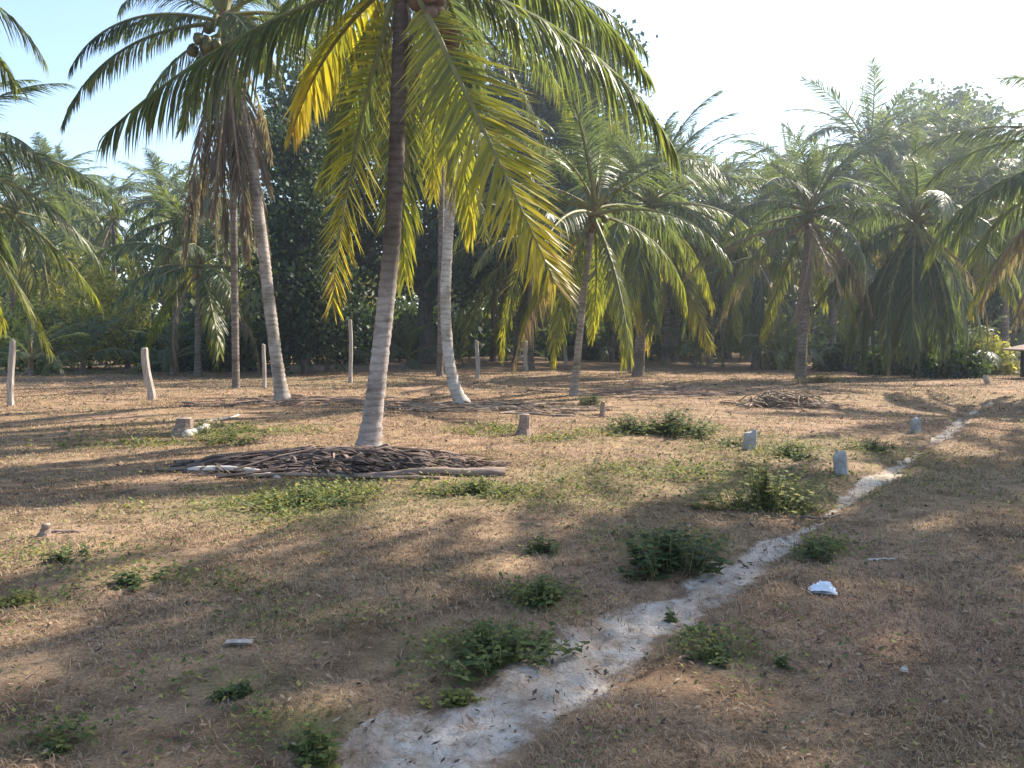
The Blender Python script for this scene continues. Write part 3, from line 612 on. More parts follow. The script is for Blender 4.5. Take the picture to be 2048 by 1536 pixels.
MID = [(20, 735, 430, 'with fronds crossing behind the pale post at the left edge'), (400, 726, 440, 'left of the dead frond skirt'),
       (600, 728, 540, 'rising from the dark rounded tree'), (985, 722, 520, 'right of the pale upright post'), (1105, 728, 480, 'under the tip of the great yellow frond'), (1225, 722, 420, 'with a bushy crown left of the stout brown palm'), (1330, 730, 520, 'with low yellowish fronds right of the stout brown palm'),
       (1420, 728, 430, 'under the notch of white sky'), (1545, 726, 440, 'just left of the tan dry fronds'), (1665, 730, 420, 'between the dark straight trunk and the tallest palm'), (1780, 728, 360, 'with a pale crown left of the bell shaped palm'), (1950, 734, 380, 'right of the bell shaped palm'), (2010, 738, 440, 'with a dark crown above the low shelter'), (1495, 720, 560, 'with a very low crown behind the drooping one')]
for i, (x, y, cy, where) in enumerate(MID):
    simple('bushy coconut palm ' + where, x, y, x + R.uniform(-15, 15), cy, auto_fronds(140 + i, 1.1, 3, 7, 8, 6, 5, 2, 1 if i % 2 == 0 else 0, 0, i * 70), seed=140 + i, hi=False, dark=True, group='bushy coconut palms of the grove wall', r0=.16, nuts=3)

# young palms whose fronds still spring from the ground, in the undergrowth
LOW = [(60, 752, .62, 'right of the pale post at the left edge'), (165, 746, .7, 'left of the tilted grey post'), (255, 738, .6, 'just behind the tilted grey post'), (345, 748, .6, 'right of the tilted grey post'), (430, 738, .6, 'left of the tall slim dark trunk'),
       (655, 742, .6, 'beside the thin post under the yellow tip'), (815, 735, .65, 'right of the foot of the leaning palm'), (1000, 722, .7, 'right of the pale upright post'), (1215, 722, .75, 'left of the stout brown palm'), (1390, 734, .7, 'right of the stout brown palm'), (1560, 742, .65, 'left of the dark straight trunk'), (1700, 742, .7, 'left of the bell shaped palm'), (1930, 752, .65, 'right of the bell shaped palm')]
for i, (x, y, sc, where) in enumerate(LOW):
    b = GZ(x, y)
    palm('young stemless coconut palm ' + where, b, [b, b + Vector((.02, 0, .18)), b + Vector((.03, 0, .35))], auto_fronds(170 + i, sc, 2, 6, 5, 1, 0, 0, 1 if i % 3 == 0 else 0, 0, i * 35), r0=.10, r1=.08, hi=False, dark=True, seed=170 + i, group='young palms in the undergrowth', name='young_palm')
# a second file of tall palms behind, closing the grove wall
TALL = [(90, 712, 380, 'over the tall sunlit bush at the left'), (330, 708, 400, 'over the dark shrub right of the tilted post'), (500, 716, 430, 'between the two trunks with dead fronds'), (1140, 712, 400, 'over the short post beside the young thin palm'), (1270, 712, 330, 'right above the stout brown palm'),
        (1400, 712, 400, 'left of the notch of white sky'), (1590, 712, 350, 'right above the dark straight trunk'), (1830, 712, 300, 'right above the bell shaped palm'), (1990, 712, 300, 'over the bright bush at the right')]
for i, (x, y, cy, where) in enumerate(TALL):
    simple('tall pale coconut palm at the back ' + where, x, y, x + R.uniform(-15, 15), cy, auto_fronds(190 + i, 1.25, 3, 7, 8, 6, 4, 2, 0, 0, i * 70), seed=190 + i, hi=False, dark=True, group='tall palms at the back', r0=.16, nuts=0)

# ------------------------------------------------------------------ broadleaf trees
def crown_mesh(name, seed, blobs, nleaf, leaf, tint, m=None, clump=.55):
    g = np.random.default_rng(seed); P = []; ti = []
    vol = np.array([b[3] * b[4] * b[5] for b in blobs]) ** .67; vol = vol / vol.sum()
    for (cx, cy, cz, rx, ry, rz), f in zip(blobs, vol):
        nc = max(6, int(f * nleaf / 55)); u = g.normal(size=(nc, 3)); u /= np.linalg.norm(u, axis=1)[:, None]
        rad = g.uniform(.45, 1.0, nc) ** .55
        c = np.array([cx, cy, cz]) + u * rad[:, None] * np.array([rx, ry, rz]) * (1 + .22 * g.normal(size=(nc, 1)))
        k = 55
        p = np.repeat(c, k, 0) + g.normal(size=(nc * k, 3)) * clump * np.array([1, 1, .7])
        P.append(p); ti.append(np.repeat(g.uniform(-.16, .16, nc), k))
    P = np.concatenate(P); ti = np.concatenate(ti) + tint; N = len(P)
    a = g.normal(size=(N, 3)); a[:, 2] -= .5; a /= np.linalg.norm(a, axis=1)[:, None]
    bq = np.cross(a, g.normal(size=(N, 3))); bq /= np.linalg.norm(bq, axis=1)[:, None]
    s = leaf * g.uniform(.6, 1.25, (N, 1)); a = a * s; bq = bq * s * .38
    V = np.stack([P, P + a * .45 + bq, P + a, P + a * .45 - bq], 1).reshape(-1, 3)
    Qd = np.arange(N)[:, None] * 4 + np.array([[0, 1, 2, 3]])
    return np_mesh(name, V, Qd, [m or M_TREE], np.repeat(ti, 4))
def tree(label, base, trunk_top, blobs, nleaf, leaf, tint, r0, seed, group=None, name='broadleaf_tree', cat='tree', clump=.55):
    t = thing(name, label, cat, base, group); r = random.Random(seed); mb = MB(); tt = Vector(trunk_top)
    n = 8; pts = [tt * (i / n) + Vector((math.sin(i * 1.1 + seed) * .12 * r0 * 3, math.cos(i * .9 + seed) * .1, 0)) for i in range(n + 1)]; pts[0] = Vector((0, 0, -.15))
    mb.tube(pts, [r0 * (1.35 - .6 * i / n) * (1.3 if i == 0 else 1) for i in range(n + 1)], 10, 0, wob=.15, seed=seed)
    obj('trunk', mb.mesh('trunk', [M_BARK]), t)
    for i, bl in enumerate(blobs):
        c = Vector(bl[:3]); st = tt * r.uniform(.6, 1.0); mb = MB()
        m1 = st.lerp(c, .5) + Vector((r.uniform(-.4, .4), r.uniform(-.4, .4), r.uniform(-.1, .5)))
        mb.tube([st, st.lerp(m1, .5), m1, m1.lerp(c, .5), c + (c - m1) * .2], [r0 * .6, r0 * .5, r0 * .38, r0 * .25, .03], 7, 0, wob=.15, seed=seed + i)
        for k in range(4):
            e = m1.lerp(c, r.uniform(.2, 1)); f = e + Vector((r.uniform(-1, 1) * bl[3], r.uniform(-1, 1) * bl[4], r.uniform(-.5, .8) * bl[5])) * .6
            mb.tube([e, e.lerp(f, .5) + Vector((0, 0, .15)), f], [r0 * .22, r0 * .15, .02], 5, 0)
        obj('limb', mb.mesh('limb', [M_BARK]), t)
    obj('crown', crown_mesh('crown', seed, blobs, nleaf, leaf, tint, M_SHRUB if name == 'shrub' else M_TREE, clump), t)
    return t
def ftree(label, bx, by, blobs_px, nleaf, leaf, tint, r0, seed, tt=None, dd=0, **kw):
    """blobs in photo pixels at the tree's own distance: (px, py, rx px, ry px, depth offset m)"""
    b = GZ(bx, by); d = b.y; k = d / F; bl = []
    for (x, y, rx, ry, do) in blobs_px:
        c = W(x, y, d) - b; bl.append((c.x, c.y + do, c.z, rx * k, (rx + ry) * .5 * k, ry * k))
    if tt is None:
        zz = min(x[2] for x in bl); tt = (sum(x[0] for x in bl) / len(bl) * .4, 0, max(1.2, zz))
    return tree(label, b, tt, bl, nleaf, leaf, tint, r0, seed, **kw)
ftree('huge dark broadleaf tree filling the gap behind the leaning palm', 850, 728, [(930, 330, 170, 150, 1), (760, 300, 150, 130, -1), (1120, 260, 140, 130, 2), (1205, 150, 80, 85, 0), (1080, 150, 110, 90, 0), (900, 170, 140, 100, 1), (700, 190, 120, 100, 0), (600, 250, 80, 80, 0), (640, 330, 90, 100, 1), (900, 490, 170, 90, 0), (1060, 430, 120, 100, 0), (660, 500, 110, 110, 0), (1180, 330, 90, 90, 1)],
      72000, .30, .22, .42, 201, tt=(.3, 0, 5.2))
ftree('dark rounded broadleaf tree right of the dead frond skirt, its leaves low to the ground', 615, 748, [(620, 590, 70, 80, 0), (600, 440, 60, 70, .5), (660, 640, 60, 50, 0), (570, 300, 55, 60, 1), (575, 680, 40, 40, 0)], 15000, .22, .18, .2, 202)
ftree('dusky broadleaf tree in the middle of the right hand grove', 1452, 718, [(1440, 560, 90, 80, 0), (1490, 480, 70, 80, 1), (1400, 620, 70, 60, 0)], 9000, .32, .3, .25, 203)
ftree('broadleaf tree with a pale hazy crown top between the tallest palm and the right edge', 1850, 712, [(1890, 260, 80, 70, 0), (1800, 380, 90, 100, 1), (1960, 380, 90, 100, 1)], 11000, .4, .35, .3, 204)
ftree('dark leafy tree beside the right edge behind the low shelter', 2010, 726, [(2010, 520, 90, 110, 0), (1950, 620, 80, 70, 0), (2080, 600, 80, 90, 0)], 10000, .28, .3, .2, 205)
# sunlit shrubs on the left, beyond the fence
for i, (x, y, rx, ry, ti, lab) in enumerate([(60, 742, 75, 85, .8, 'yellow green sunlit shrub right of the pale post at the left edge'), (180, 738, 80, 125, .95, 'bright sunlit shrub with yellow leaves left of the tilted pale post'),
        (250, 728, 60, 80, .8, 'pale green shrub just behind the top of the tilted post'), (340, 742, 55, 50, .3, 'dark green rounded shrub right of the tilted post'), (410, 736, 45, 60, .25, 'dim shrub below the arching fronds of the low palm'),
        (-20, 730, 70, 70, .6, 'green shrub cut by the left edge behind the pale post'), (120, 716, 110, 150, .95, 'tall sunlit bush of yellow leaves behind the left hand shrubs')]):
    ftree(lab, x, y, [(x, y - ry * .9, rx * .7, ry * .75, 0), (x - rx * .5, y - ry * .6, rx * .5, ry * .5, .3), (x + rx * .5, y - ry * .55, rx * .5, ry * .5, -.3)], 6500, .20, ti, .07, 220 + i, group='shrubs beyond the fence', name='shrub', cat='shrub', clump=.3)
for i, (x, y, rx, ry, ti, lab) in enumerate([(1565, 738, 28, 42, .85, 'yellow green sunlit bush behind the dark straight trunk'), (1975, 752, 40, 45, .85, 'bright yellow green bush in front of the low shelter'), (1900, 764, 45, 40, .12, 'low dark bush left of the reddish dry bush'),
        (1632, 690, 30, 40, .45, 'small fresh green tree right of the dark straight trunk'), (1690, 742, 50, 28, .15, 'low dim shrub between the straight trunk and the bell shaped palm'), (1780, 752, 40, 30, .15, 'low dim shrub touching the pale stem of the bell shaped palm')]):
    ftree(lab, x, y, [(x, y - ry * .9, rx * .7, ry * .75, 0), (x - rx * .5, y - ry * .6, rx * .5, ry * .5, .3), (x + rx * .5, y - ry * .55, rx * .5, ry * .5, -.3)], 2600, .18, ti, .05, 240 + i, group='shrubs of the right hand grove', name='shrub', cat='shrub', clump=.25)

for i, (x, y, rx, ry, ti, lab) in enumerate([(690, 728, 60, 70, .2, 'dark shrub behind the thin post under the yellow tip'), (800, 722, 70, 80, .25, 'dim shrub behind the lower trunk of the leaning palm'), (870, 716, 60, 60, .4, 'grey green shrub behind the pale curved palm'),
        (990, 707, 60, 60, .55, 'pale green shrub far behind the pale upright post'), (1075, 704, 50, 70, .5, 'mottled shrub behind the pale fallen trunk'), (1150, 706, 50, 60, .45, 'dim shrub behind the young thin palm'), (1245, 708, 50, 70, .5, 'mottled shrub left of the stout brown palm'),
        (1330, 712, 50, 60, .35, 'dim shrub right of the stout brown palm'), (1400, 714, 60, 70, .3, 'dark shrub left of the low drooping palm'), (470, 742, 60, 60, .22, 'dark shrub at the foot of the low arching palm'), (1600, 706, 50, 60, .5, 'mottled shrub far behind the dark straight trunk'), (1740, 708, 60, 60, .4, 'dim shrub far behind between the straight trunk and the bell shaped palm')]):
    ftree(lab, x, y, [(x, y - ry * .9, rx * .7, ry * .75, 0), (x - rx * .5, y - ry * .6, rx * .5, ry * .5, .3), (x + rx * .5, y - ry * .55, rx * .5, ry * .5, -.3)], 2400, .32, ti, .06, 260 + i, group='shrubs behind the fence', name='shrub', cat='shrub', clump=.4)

# far wood: one mass of leaves behind the grove
g = np.random.default_rng(3); blobs = []
for i in range(300):
    d = g.uniform(62, 105); x = g.uniform(-.85, .85) * d; z = g.uniform(.3, 1) ** 1.4 * 8.5
    blobs.append((x, d, z, g.uniform(1.6, 3.2), g.uniform(1.5, 3), g.uniform(1.2, 2.4)))
for i in range(110):
    d = g.uniform(50, 90); x = g.uniform(-.85, .85) * d; blobs.append((x, d, g.uniform(.3, 1.3), g.uniform(1.2, 2.6), 1.5, g.uniform(.6, 1.2)))
tag(obj('far_woodland', crown_mesh('far_woodland', 77, blobs, 95000, .60, .42, clump=.9)), 'dim mass of far trees closing off the grove', 'woodland', kind='stuff')

# ------------------------------------------------------------------ posts, stumps, logs
def post(label, bx, by, tx, ty, wpx, m=M_POST, name='fence_post', cat='post', group='posts of the old fence', sides=7, notch=True, seed=0):
    b = GZ(bx, by); d = b.y; top = W(tx, ty, d); r = wpx * .5 * d / F; rr = random.Random(seed + int(bx)); mb = MB()
    H = top - b; n = 9; pts = []; rad = []
    for i in range(n + 1):
        u = i / n; pts.append(H * u + Vector((math.sin(u * 5 + bx) * r * .25, 0, -.1 if i == 0 else 0))); rad.append(r * (1.06 - .14 * u) * rr.uniform(.95, 1.05))
    pts.append(H * 1.0 + Vector((0, 0, r * .35))); rad.append(r * .72)
    mb.tube(pts, rad, sides, 0, wob=.14, seed=seed + int(bx))
    return tag(obj(name, mb.mesh(name, [m], smooth=False), loc=b), label, cat, group)
post('thick pale fence post near the left edge', 22, 812, 24, 683, 13)
post('tilted grey fence post left of the dead frond skirt', 303, 798, 289, 698, 15)
post('thin bluish fence post just left of the trunk with the dead frond skirt', 528, 776, 528, 690, 8)
post('thin fence post under the yellow tip left of the leaning palm', 702, 766, 700, 640, 8)
post('pale upright fence post right of the pale curved palm', 955, 757, 954, 682, 9)
post('brown fence post second to the right of the pale curved palm', 1052, 742, 1050, 684, 9)
post('short fence post just left of the young thin palm', 1131, 732, 1130, 694, 8)
post('thin far fence post beside the wide bell shaped palm', 1738, 736, 1738, 676, 8)
post('short pale post at the right beside the reddish dry bush', 1974, 782, 1972, 752, 10)

def block(label, bx, by, hpx, wpx, m, seed, lean=0.0, name='marker_post', group='short posts along the path'):
    """a short square post with worn corners and a sloping broken top"""
    b = GZ(bx, by); k = b.y / F; h = hpx * k; hw = wpx * .5 * k; r = random.Random(seed); mb = MB(); V = []; Fc = []
    c = hw * .28; ring = [(hw - c, -hw), (hw, -hw + c), (hw, hw - c), (hw - c, hw), (-hw + c, hw), (-hw, hw - c), (-hw, -hw + c), (-hw + c, -hw)]
    lv = [(-.08, 1.04), (h * .3, 1.0), (h * .65, .97), (h * .92, .93), (h, .78)]
    for z, s in lv:
        for (x, y) in ring: V.append((x * s * r.uniform(.95, 1.04) + lean * z, y * s * r.uniform(.95, 1.04), z + ((x * .3 + r.uniform(-.12, .06) * h) if z > h * .7 else 0)))
    for i in range(len(lv) - 1):
        for q in range(8): Fc.append([i * 8 + q, i * 8 + (q + 1) % 8, (i + 1) * 8 + (q + 1) % 8, (i + 1) * 8 + q])
    Fc.append([(len(lv) - 1) * 8 + q for q in range(8)]); mb.add(V, Fc)
    o = obj(name, mb.mesh(name, [m], smooth=False), loc=b, rot=(0, 0, r.uniform(-.5, .5)))
    return tag(o, label, 'post', group)
block('small pale concrete post standing at the edge of the lit turf', 1498, 899, 37, 22, M_CONC, 1, .08)
block('wider grey concrete post beside the shaded bend of the sand path', 1682, 950, 42, 25, M_CONC, 2, -.1)
block('small bluish concrete post farthest along the path on the right', 1831, 868, 28, 16, M_CONC, 3)

def stump(label, bx, by, hpx, wpx, seed, m=M_LOG, name='tree_stump'):
    b = GZ(bx, by); k = b.y / F; h = hpx * k; r0 = wpx * .5 * k; r = random.Random(seed)
    t = thing(name, label, 'stump', b); mb = MB(); pts = [(0, 0, -.06), (0, 0, h * .08), (0.01, 0, h * .35), (.015, 0, h * .7), (.02, 0, h)]
    mb.tube(pts, [r0 * 1.5, r0 * 1.2, r0 * .95, r0 * .85, r0 * .82], 11, 0, wob=.22, seed=seed); obj('bark', mb.mesh('bark', [m], smooth=False), t)
    mb = MB(); mb.tube([(.02, 0, h - .004), (.02, 0, h + .012)], [r0 * .78, r0 * .70], 11, 0, wob=.12, seed=seed + 1); obj('cut_face', mb.mesh('cut_face', [M_CUT]), t)
    return t
stump('grey tree stump with a pale cut top in front of the pale curved palm', 1047, 868, 40, 26, 1)
stump('short thin stump left of the leafy bush in the middle of the turf', 1204, 832, 30, 11, 2)
stump('small stump with a stick in the lit turf at the left', 88, 1072, 22, 20, 3, M_LOG)
stump('broad low stump with a pale cut log at its foot', 368, 872, 34, 40, 4, M_LOG)

def log(label, a, bb, r0, r1, m=M_LOG, name='log', cat='log', group=None, arc=0.0, lift=.6, seed=0, bend=.0):
    A = G(*a); B = G(*bb); A.z = gz(A.x, A.y) + r0 * lift; B.z = gz(B.x, B.y) + r1 * lift; n = 10; r = random.Random(seed + int(a[0])); mb = MB()
    side = (B - A).cross(Vector((0, 0, 1))).normalized(); pts = []; rad = []
    for i in range(n + 1):
        u = i / n; p = A.lerp(B, u); p.z = gz(p.x, p.y) + (r0 + (r1 - r0) * u) * lift + arc * math.sin(math.pi * u) + r.uniform(-.004, .004)
        pts.append(p + side * (bend * math.sin(math.pi * u) + r.uniform(-.01, .01))); rad.append((r0 + (r1 - r0) * u) * r.uniform(.9, 1.1))
    pts = [p - A for p in pts]
    mb.tube(pts, rad, 8, 0, wob=.18, seed=seed + int(a[0]))
    return tag(obj(name, mb.mesh(name, [m]), loc=A), label, cat, group)
log('pale bleached frond stalk at the left end of the dry frond heap', (378, 944), (560, 956), .035, .022, M_LOGP, 'fallen_frond_stalk', 'stalk', bend=-.12, arc=.05)
log('dark log ending at the right tip of the dry frond heap', (690, 958), (1010, 950), .035, .055, M_LOG, 'fallen_log', arc=.02)
log('long thin brown stalk along the front of the dry frond heap', (430, 952), (880, 962), .025, .02, M_LITTER, 'fallen_frond_stalk', 'stalk', arc=.03)
log('pale cut log lying at the foot of the broad low stump', (372, 876), (415, 860), .07, .06, M_LOGP, 'cut_log')
log('pale crooked branch right of the broad low stump', (408, 846), (478, 830), .025, .018, M_LOGP, 'fallen_branch', 'branch', bend=.1)
log('dark stick lying beside the small stump at the left', (96, 1064), (158, 1063), .018, .012, M_LOG, 'fallen_stick', 'stick')
log('thin pale stick on the shaded turf right of the sand path', (1735, 1113), (1795, 1111), .010, .007, M_LOGP, 'fallen_stick', 'stick')
log('dark stick crossing the narrow bend of the sand path', (1580, 1030), (1690, 1024), .014, .009, M_LOG, 'fallen_stick', 'stick')
log('long fallen stalk on the turf in front of the young thin palm', (1010, 828), (1150, 833), .03, .02, M_LITTER, 'fallen_frond_stalk', 'stalk')
log('pale fallen trunk far back between the curved and the young thin palm', (1068, 699), (1112, 700), .24, .2, M_LOGP, 'fallen_tree')
log('short pale fallen trunk far back right of the young thin palm', (1186, 701), (1208, 697), .24, .2, M_LOGP, 'fallen_tree')
log('pale bar of wood far back right of the dark straight trunk', (1668, 713), (1708, 713), .17, .14, M_LOGP, 'fallen_tree')

# ------------------------------------------------------------------ heaps of dry fronds
def litter(name, label, cx, cy, rx, ry, hgtm, N, seed, lmin=.5, lmax=2.2, m=M_LITTER, ang=0.0, spread=.45, rad=.014):
    r = random.Random(seed); c = G(cx, cy); mb = MB()
    for i in range(N):
        u = r.gauss(0, .42); v = r.gauss(0, .42); x = c.x + u * rx; y = c.y + v * ry
        hh = hgtm * max(0, 1 - (u * u + v * v) / 1.1) * r.uniform(.25, 1); L = r.uniform(lmin, lmax) * max(.35, 1 - .5 * abs(u)); a = ang + r.gauss(0, spread)
        dx, dy = math.cos(a) * L / 2, math.sin(a) * L / 2; pts = []; kink = r.uniform(-.1, .1)
        for j in range(5):
            q = j / 4 * 2 - 1; px_, py_ = x + dx * q - dy * kink * (1 - q * q), y + dy * q + dx * kink * (1 - q * q)
            pts.append((px_, py_, gz(px_, py_) + .008 + hh * (1 - .75 * q * q) + r.uniform(0, .02)))
        rr = rad * r.uniform(.5, 1.7); mb.tube(pts, [rr * 1.2, rr, rr * .8, rr * .6, rr * .3], 4, 0, cap=False)
        if r.random() < .75:       # shrivelled leaflets
            for j in range(10):
                q = r.random(); k = int(q * 4); p = Vector(pts[k]).lerp(Vector(pts[min(4, k + 1)]), q * 4 - k); l = r.uniform(.15, .5); aa = a + r.choice((-1, 1)) * r.uniform(.2, .8)
                e = p + Vector((math.cos(aa) * l, math.sin(aa) * l, -r.uniform(0, .06))); e.z = max(e.z, gz(e.x, e.y) + .006); s = Vector((-math.sin(aa), math.cos(aa), r.uniform(-.6, .6))) * .012
                md = p.lerp(e, .5) + Vector((0, 0, .02)); mb.add([p - s, p + s, md + s, md - s, e], [[0, 1, 2, 3], [3, 2, 4]], 0)
    return tag(obj(name, mb.mesh(name, [m], smooth=False)), label, 'dry fronds', kind='stuff')
litter('dry_frond_heap', 'dark heap of dry fronds round the foot of the leaning palm', 655, 934, 1.65, .50, .25, 230, 5, m=M_HEAP, spread=.3)
litter('dry_frond_heap', 'paler dry stalks lying over the heap round the leaning palm', 700, 930, 1.6, .48, .26, 90, 15, m=M_LITTER, spread=.35)
litter('dry_frond_heap', 'scattered reddish dry fronds round the foot of the pale curved palm', 985, 818, 2.4, 1.3, .10, 90, 6, m=M_RACHISD)
litter('dry_frond_heap', 'pinkish grey brush heap in front of the dark straight trunk', 1560, 812, 1.1, .9, .38, 80, 7, .3, 1.1, M_RACHISD, spread=1.0)
litter('dry_frond_heap', 'low litter of dry stalks right of the heap in the middle distance', 1300, 790, 4.5, 2.0, .06, 60, 8, m=M_LITTER)
litter('dry_frond_heap', 'thin dry litter under the palm with the dead frond skirt', 640, 805, 3.2, 1.8, .08, 70, 9, m=M_LITTER)
litter('dry_bush', 'reddish brown dry bush in the shade near the low shelter', 1940, 748, 1.5, .7, .9, 120, 10, .5, 1.3, M_RACHISD, spread=1.6)
# leaf crumbs over the turf
g = np.random.default_rng(9); N = 9000
dd = np.exp(g.uniform(math.log(2.2), math.log(26), N)); x = g.uniform(-1, 1, N) * (.8 * dd + .5); y = dd
on = path_dist(x, y) < 0; kp = ~on | (g.random(N) < .9); x = x[kp]; y = y[kp]; dd = dd[kp]; N = len(x)
z = surf(x, y) + .012 + g.random(N) * .01; a = g.uniform(0, 6.28, N); s = (.006 + .003 * dd) * g.uniform(.5, 1.6, N)
ca, sa = np.cos(a) * s, np.sin(a) * s; P0 = np.stack([x, y, z], 1)
A_ = np.stack([ca, sa, g.uniform(-.3, .5, N) * s], 1); B_ = np.stack([-sa, ca, g.uniform(-.3, .3, N) * s], 1) * .4
V = np.stack([P0 - A_, P0 + B_, P0 + A_, P0 - B_], 1).reshape(-1, 3)
pal = np.array([(.10, .065, .045), (.20, .13, .085), (.055, .042, .035), (.34, .25, .17)]); c = pal[g.integers(0, 4, N)]
tag(obj('leaf_litter', np_mesh('leaf_litter', V, np.arange(N)[:, None] * 4 + np.array([[0, 1, 2, 3]]), [M_GRASS], np.repeat(c, 4, 0))), 'brown leaf crumbs strewn over the turf', 'leaf litter', kind='stuff')

# ------------------------------------------------------------------ green weeds
def weed_mesh(name, seed, stems, rad, h, leaf, tint):
    r = random.Random(seed); mb = MB()
    for i in range(stems):
        a = r.uniform(0, 6.28); q = rad * r.random() ** .7 * (.65 + .35 * math.sin(a * 2 + seed) + .25 * math.sin(a * 3 + seed * 2)); b0 = Vector((math.cos(a) * q * .8, math.sin(a) * q * .8, -.01)); hh = h * r.uniform(.25, 1.15) * (1 - .4 * q / rad)
        tp = Vector((math.cos(a) * q * 1.15, math.sin(a) * q * 1.15, hh)); md = b0.lerp(tp, .5) + Vector((0, 0, hh * .12))
        mb.tube([b0, md, tp], [.005, .004, .002], 3, 1, tint, cap=False)
        nl = r.randint(6, 10)
        for k in range(nl):
            u = (k + .6) / nl; p = b0.lerp(md, u * 2) if u < .5 else md.lerp(tp, u * 2 - 1); g_ = k * 2.4 + r.uniform(-.5, .5); l = leaf * 1.2 * r.uniform(.6, 1.2) * (1.1 - .4 * u)
            d = Vector((math.cos(g_), math.sin(g_), r.uniform(-.1, .6))).normalized(); s = d.cross(Vector((0, 0, 1))).normalized() * l * .40; dn = Vector((0, 0, -l * .18))
            tt = tint + r.uniform(-.15, .2)
            mb.add([p, p + d * l * .45 + s, p + d * l * .5 + Vector((0, 0, -.0)) - Vector((0, 0, l * .06)), p + d * l * .45 - s, p + d * l + dn], [[0, 1, 2], [0, 2, 3], [1, 4, 2], [2, 4, 3]], 0, tt)
    return mb.mesh(name, [M_WEED, M_RACHIS], smooth=False)
def plant(label, px, py, wpx, hpx, stems, leaf, tint, seed, group='weeds on the turf', name='weed_plant'):
    b = GZ(px, py); k = b.y / F
    t = thing(name, label, 'plant', b, group)
    obj('foliage', weed_mesh('foliage', seed, stems, wpx * .72 * k, hpx * k * .7, leaf, tint), t); return t
plant('dark green leafy bush beside the sand path at the centre right', 1340, 1130, 165, 125, 95, .075, .15, 1)
plant('bright sunlit leafy weed above the sand path', 1530, 1012, 190, 120, 130, .075, .72, 2)
plant('broad green bush standing in the lit turf before the brush heap', 1345, 868, 150, 78, 110, .10, .35, 3)
plant('lower left lobe of green weeds beside the broad bush in the lit turf', 1262, 864, 120, 46, 60, .09, .4, 4)
plant('small dark bush at the foot of the young thin palm', 1180, 808, 70, 34, 30, .10, .15, 5)
plant('upright green weed in the shade left of the lit stretch of sand', 1080, 1205, 80, 85, 26, .055, .4, 6)
plant('leafy green weed touching the left edge of the sand path', 1000, 1300, 200, 100, 75, .05, .4, 7)
plant('low yellow green weed below the leafy one at the left edge of the sand', 915, 1375, 80, 50, 20, .04, .65, 8)
plant('bright green weed at the bottom beside the near end of the sand', 625, 1490, 110, 100, 34, .045, .6, 9)
plant('small green weed near the bottom left corner', 112, 1500, 55, 40, 12, .035, .5, 10)
plant('green weed in the shade above the dark leafy bush', 1085, 1095, 80, 50, 16, .055, .25, 11)
plant('dusky weed hanging over the right edge of the narrow sand', 1625, 1110, 100, 60, 26, .055, .2, 12)
plant('small seedling growing out of the middle of the sand', 1340, 1215, 24, 46, 4, .045, .3, 13)
plant('small yellowish weed on the right edge of the lit sand', 1392, 1255, 45, 34, 8, .04, .55, 14)
plant('thin weed in the shade right of the lit sand', 1430, 1315, 60, 50, 12, .04, .3, 15)
plant('tiny weed alone in the shaded turf right of the near sand', 1570, 1325, 26, 46, 5, .04, .15, 16)
plant('dark green weed clump in the shade at the left', 130, 1125, 120, 36, 14, .05, .2, 17)
plant('green weed clump below the lit strip at the left', 265, 1165, 110, 36, 15, .05, .3, 18)
plant('pale weed at the left edge by the lit strip', 35, 1205, 70, 40, 14, .045, .65, 19)
plant('densest green weed in front of the dry frond heap', 600, 1005, 150, 50, 60, .055, .4, 20)
plant('green weed before the right tip of the dry frond heap', 950, 985, 110, 46, 40, .055, .4, 21)
plant('sunlit weed patch right of the broad low stump', 455, 885, 140, 46, 50, .07, .65, 22)
plant('dark weeds in front of the small pale concrete post', 1475, 890, 60, 30, 16, .07, .3, 23)
plant('shaded weeds between the two larger concrete posts', 1590, 915, 110, 46, 36, .07, .25, 24)
plant('dim weeds right of the wider concrete post', 1740, 900, 100, 40, 28, .07, .25, 25)
plant('small weed left of the dark leafy bush in the shade', 470, 1385, 70, 40, 14, .04, .35, 26)
plant('yellow green low plant right of the dark straight trunk', 1638, 772, 70, 28, 30, .13, .9, 27)
# ground cover of small leaves inside the green patches
g = np.random.default_rng(15); P = []; T = []
for cx, cy, rx, ry, s in PG:
    if cy > 16: continue
    k = int(1700 * s * min(2.2, rx * ry * 1.6 + .4)); P.append(np.stack([cx + g.normal(0, .62, k) * rx, cy + g.normal(0, .62, k) * ry], 1))
for q in range(420):
    dq = math.exp(g.uniform(math.log(2.4), math.log(15))); c_ = np.array([g.uniform(-.8, .8) * dq, dq]); P.append(c_ + g.normal(0, .05 + .01 * dq, (int(g.integers(4, 16)), 2)))
P = np.concatenate(P); P = P[path_dist(P[:, 0], P[:, 1]) > -.06]; pn = fbm(P[:, 0] * 2.5, P[:, 1] * 2.5, 61, 3); P = P[pn + g.normal(0, .06, len(pn)) > .47]; N = len(P)
z = surf(P[:, 0], P[:, 1]) + .015 + g.random(N) ** 2 * .09; a = g.uniform(0, 6.28, N); l = (.016 + .0022 * P[:, 1]) * g.uniform(.6, 1.5, N)
D = np.stack([np.cos(a) * l, np.sin(a) * l, g.uniform(-.2, .8, N) * l], 1); Sd = np.stack([-np.sin(a) * l * .34, np.cos(a) * l * .34, g.uniform(-.2, .2, N) * l], 1); O_ = np.stack([P[:, 0], P[:, 1], z], 1)
V = np.stack([O_, O_ + D * .5 + Sd, O_ + D, O_ + D * .5 - Sd], 1).reshape(-1, 3)
tag(obj('ground_weeds', np_mesh('ground_weeds', V, np.arange(N)[:, None] * 4 + np.array([[0, 1, 2, 3]]), [M_WEED], np.repeat(g.uniform(.25, 1.0, N), 4))), 'low green weeds spread in patches through the dry turf', 'ground cover', kind='stuff')

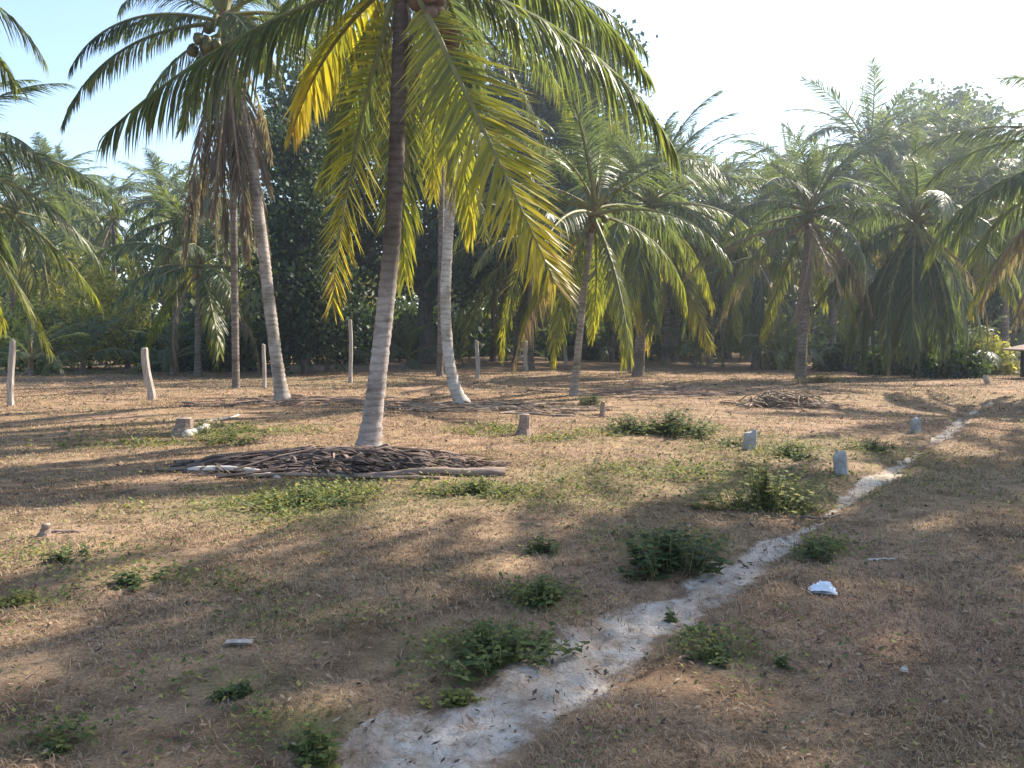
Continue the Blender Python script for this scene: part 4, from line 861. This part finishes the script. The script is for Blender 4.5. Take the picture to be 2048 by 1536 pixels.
# ------------------------------------------------------------------ litter left by people
def scrap(name, label, cat, px, py, wm, dm, hm, m, seed, rz=0.):
    r = np.random.default_rng(seed); n = 9; b = GZ(px, py); mb = MB(); V = []; Fc = []
    for lay in (0, 1):
        for i in range(n):
            for j in range(n):
                u = i / (n - 1) * 2 - 1; v = j / (n - 1) * 2 - 1; e = (1 - u * u * .85) * (1 - v * v * .85); k = 1 + r.normal(0, .08)
                V.append((u * wm * .5 * k + r.normal(0, wm * .02), v * dm * .5 * k + r.normal(0, dm * .02), (hm * e * r.uniform(.3, 1.15) + .012) if lay else .004))
    for lay in (0, 1):
        for i in range(n - 1):
            for j in range(n - 1):
                q = [lay * n * n + i * n + j, lay * n * n + (i + 1) * n + j, lay * n * n + (i + 1) * n + j + 1, lay * n * n + i * n + j + 1]; Fc.append(q if lay else q[::-1])
    mb.add(V, Fc); return tag(obj(name, mb.mesh(name, [m], smooth=False), loc=b + Vector((0, 0, .012)), rot=(0, 0, rz)), label, cat)
scrap('plastic_scrap', 'crumpled white and blue plastic scrap on the turf right of the sand', 'rubbish', 1646, 1186, .15, .10, .06, M_PLASTIC, 4, -.3)
scrap('flat_stone', 'pale flat stone in the shaded turf at the lower left', 'stone', 478, 1292, .13, .05, .012, M_POST, 5, .1)
scrap('white_pebble', 'tiny white pebble alone in the shaded turf at the lower right', 'stone', 1808, 1334, .03, .025, .02, M_LOGP, 6)

# ------------------------------------------------------------------ low shelter at the right edge
b = GZ(2165, 772); k = b.y / F
sh = thing('low_shelter', 'low dark shelter with a sloping roof cut by the right border', 'shelter', b)
def boxm(name, x0, x1, y0, y1, z0, z1, m, par, slope=0.0):
    mb = MB(); mb.add([(x0, y0, z0), (x1, y0, z0), (x1, y1, z0), (x0, y1, z0), (x0, y0, z1), (x1, y0, z1 + slope), (x1, y1, z1 + slope), (x0, y1, z1)], [[3, 2, 1, 0], [4, 5, 6, 7], [0, 1, 5, 4], [1, 2, 6, 5], [2, 3, 7, 6], [3, 0, 4, 7]])
    return obj(name, mb.mesh(name, [m], smooth=False), par)
M_TARP = noise_mat('dark_blue_sheet', (.012, .018, .028), (.03, .045, .065), 4, rough=.6, bump=.4)
boxm('side_wall', -.95, 1.2, 0, 1.6, 0, .95, M_TARP, sh, .45); rf = None
mb = MB(); mb.add([(-1.4, -.25, .86), (1.45, -.25, 1.46), (1.45, 1.9, 1.46), (-1.4, 1.9, .86), (-1.4, -.25, .91), (1.45, -.25, 1.51), (1.45, 1.9, 1.51), (-1.4, 1.9, .91)], [[3, 2, 1, 0], [4, 5, 6, 7], [0, 1, 5, 4], [1, 2, 6, 5], [2, 3, 7, 6], [3, 0, 4, 7]])
obj('roof', mb.mesh('roof', [M_LOG], smooth=False), sh, (0, 0, .03))
for x in (-1.25, 1.3):
    mb = MB(); mb.tube([(x, -.15, -.05), (x, -.15, .88 + (x + 1.4) * .21)], .035, 7); obj('roof_pole', mb.mesh('roof_pole', [M_POST]), sh)

# ------------------------------------------------------------------ morning haze
def haze():
    m, t, out = mat('haze_air'); v = nd(t, 'ShaderNodeVolumePrincipled')
    v.inputs['Color'].default_value = (.76, .87, 1.0, 1); v.inputs['Density'].default_value = 0.0013; v.inputs['Anisotropy'].default_value = .6
    t.links.new(v.outputs[0], out.inputs['Volume'])
    x, y0, y1, z0, z1 = 250, -70, 250, -1.5, 24
    mb = MB(); mb.add([(-x, y0, z0), (x, y0, z0), (x, y1, z0), (-x, y1, z0), (-x, y0, z1), (x, y0, z1), (x, y1, z1), (-x, y1, z1)], [[3, 2, 1, 0], [4, 5, 6, 7], [0, 1, 5, 4], [1, 2, 6, 5], [2, 3, 7, 6], [3, 0, 4, 7]])
    tag(obj('haze', mb.mesh('haze', [m], smooth=False)), 'thin bright haze hanging in the grove air', 'haze', kind='stuff')
haze()
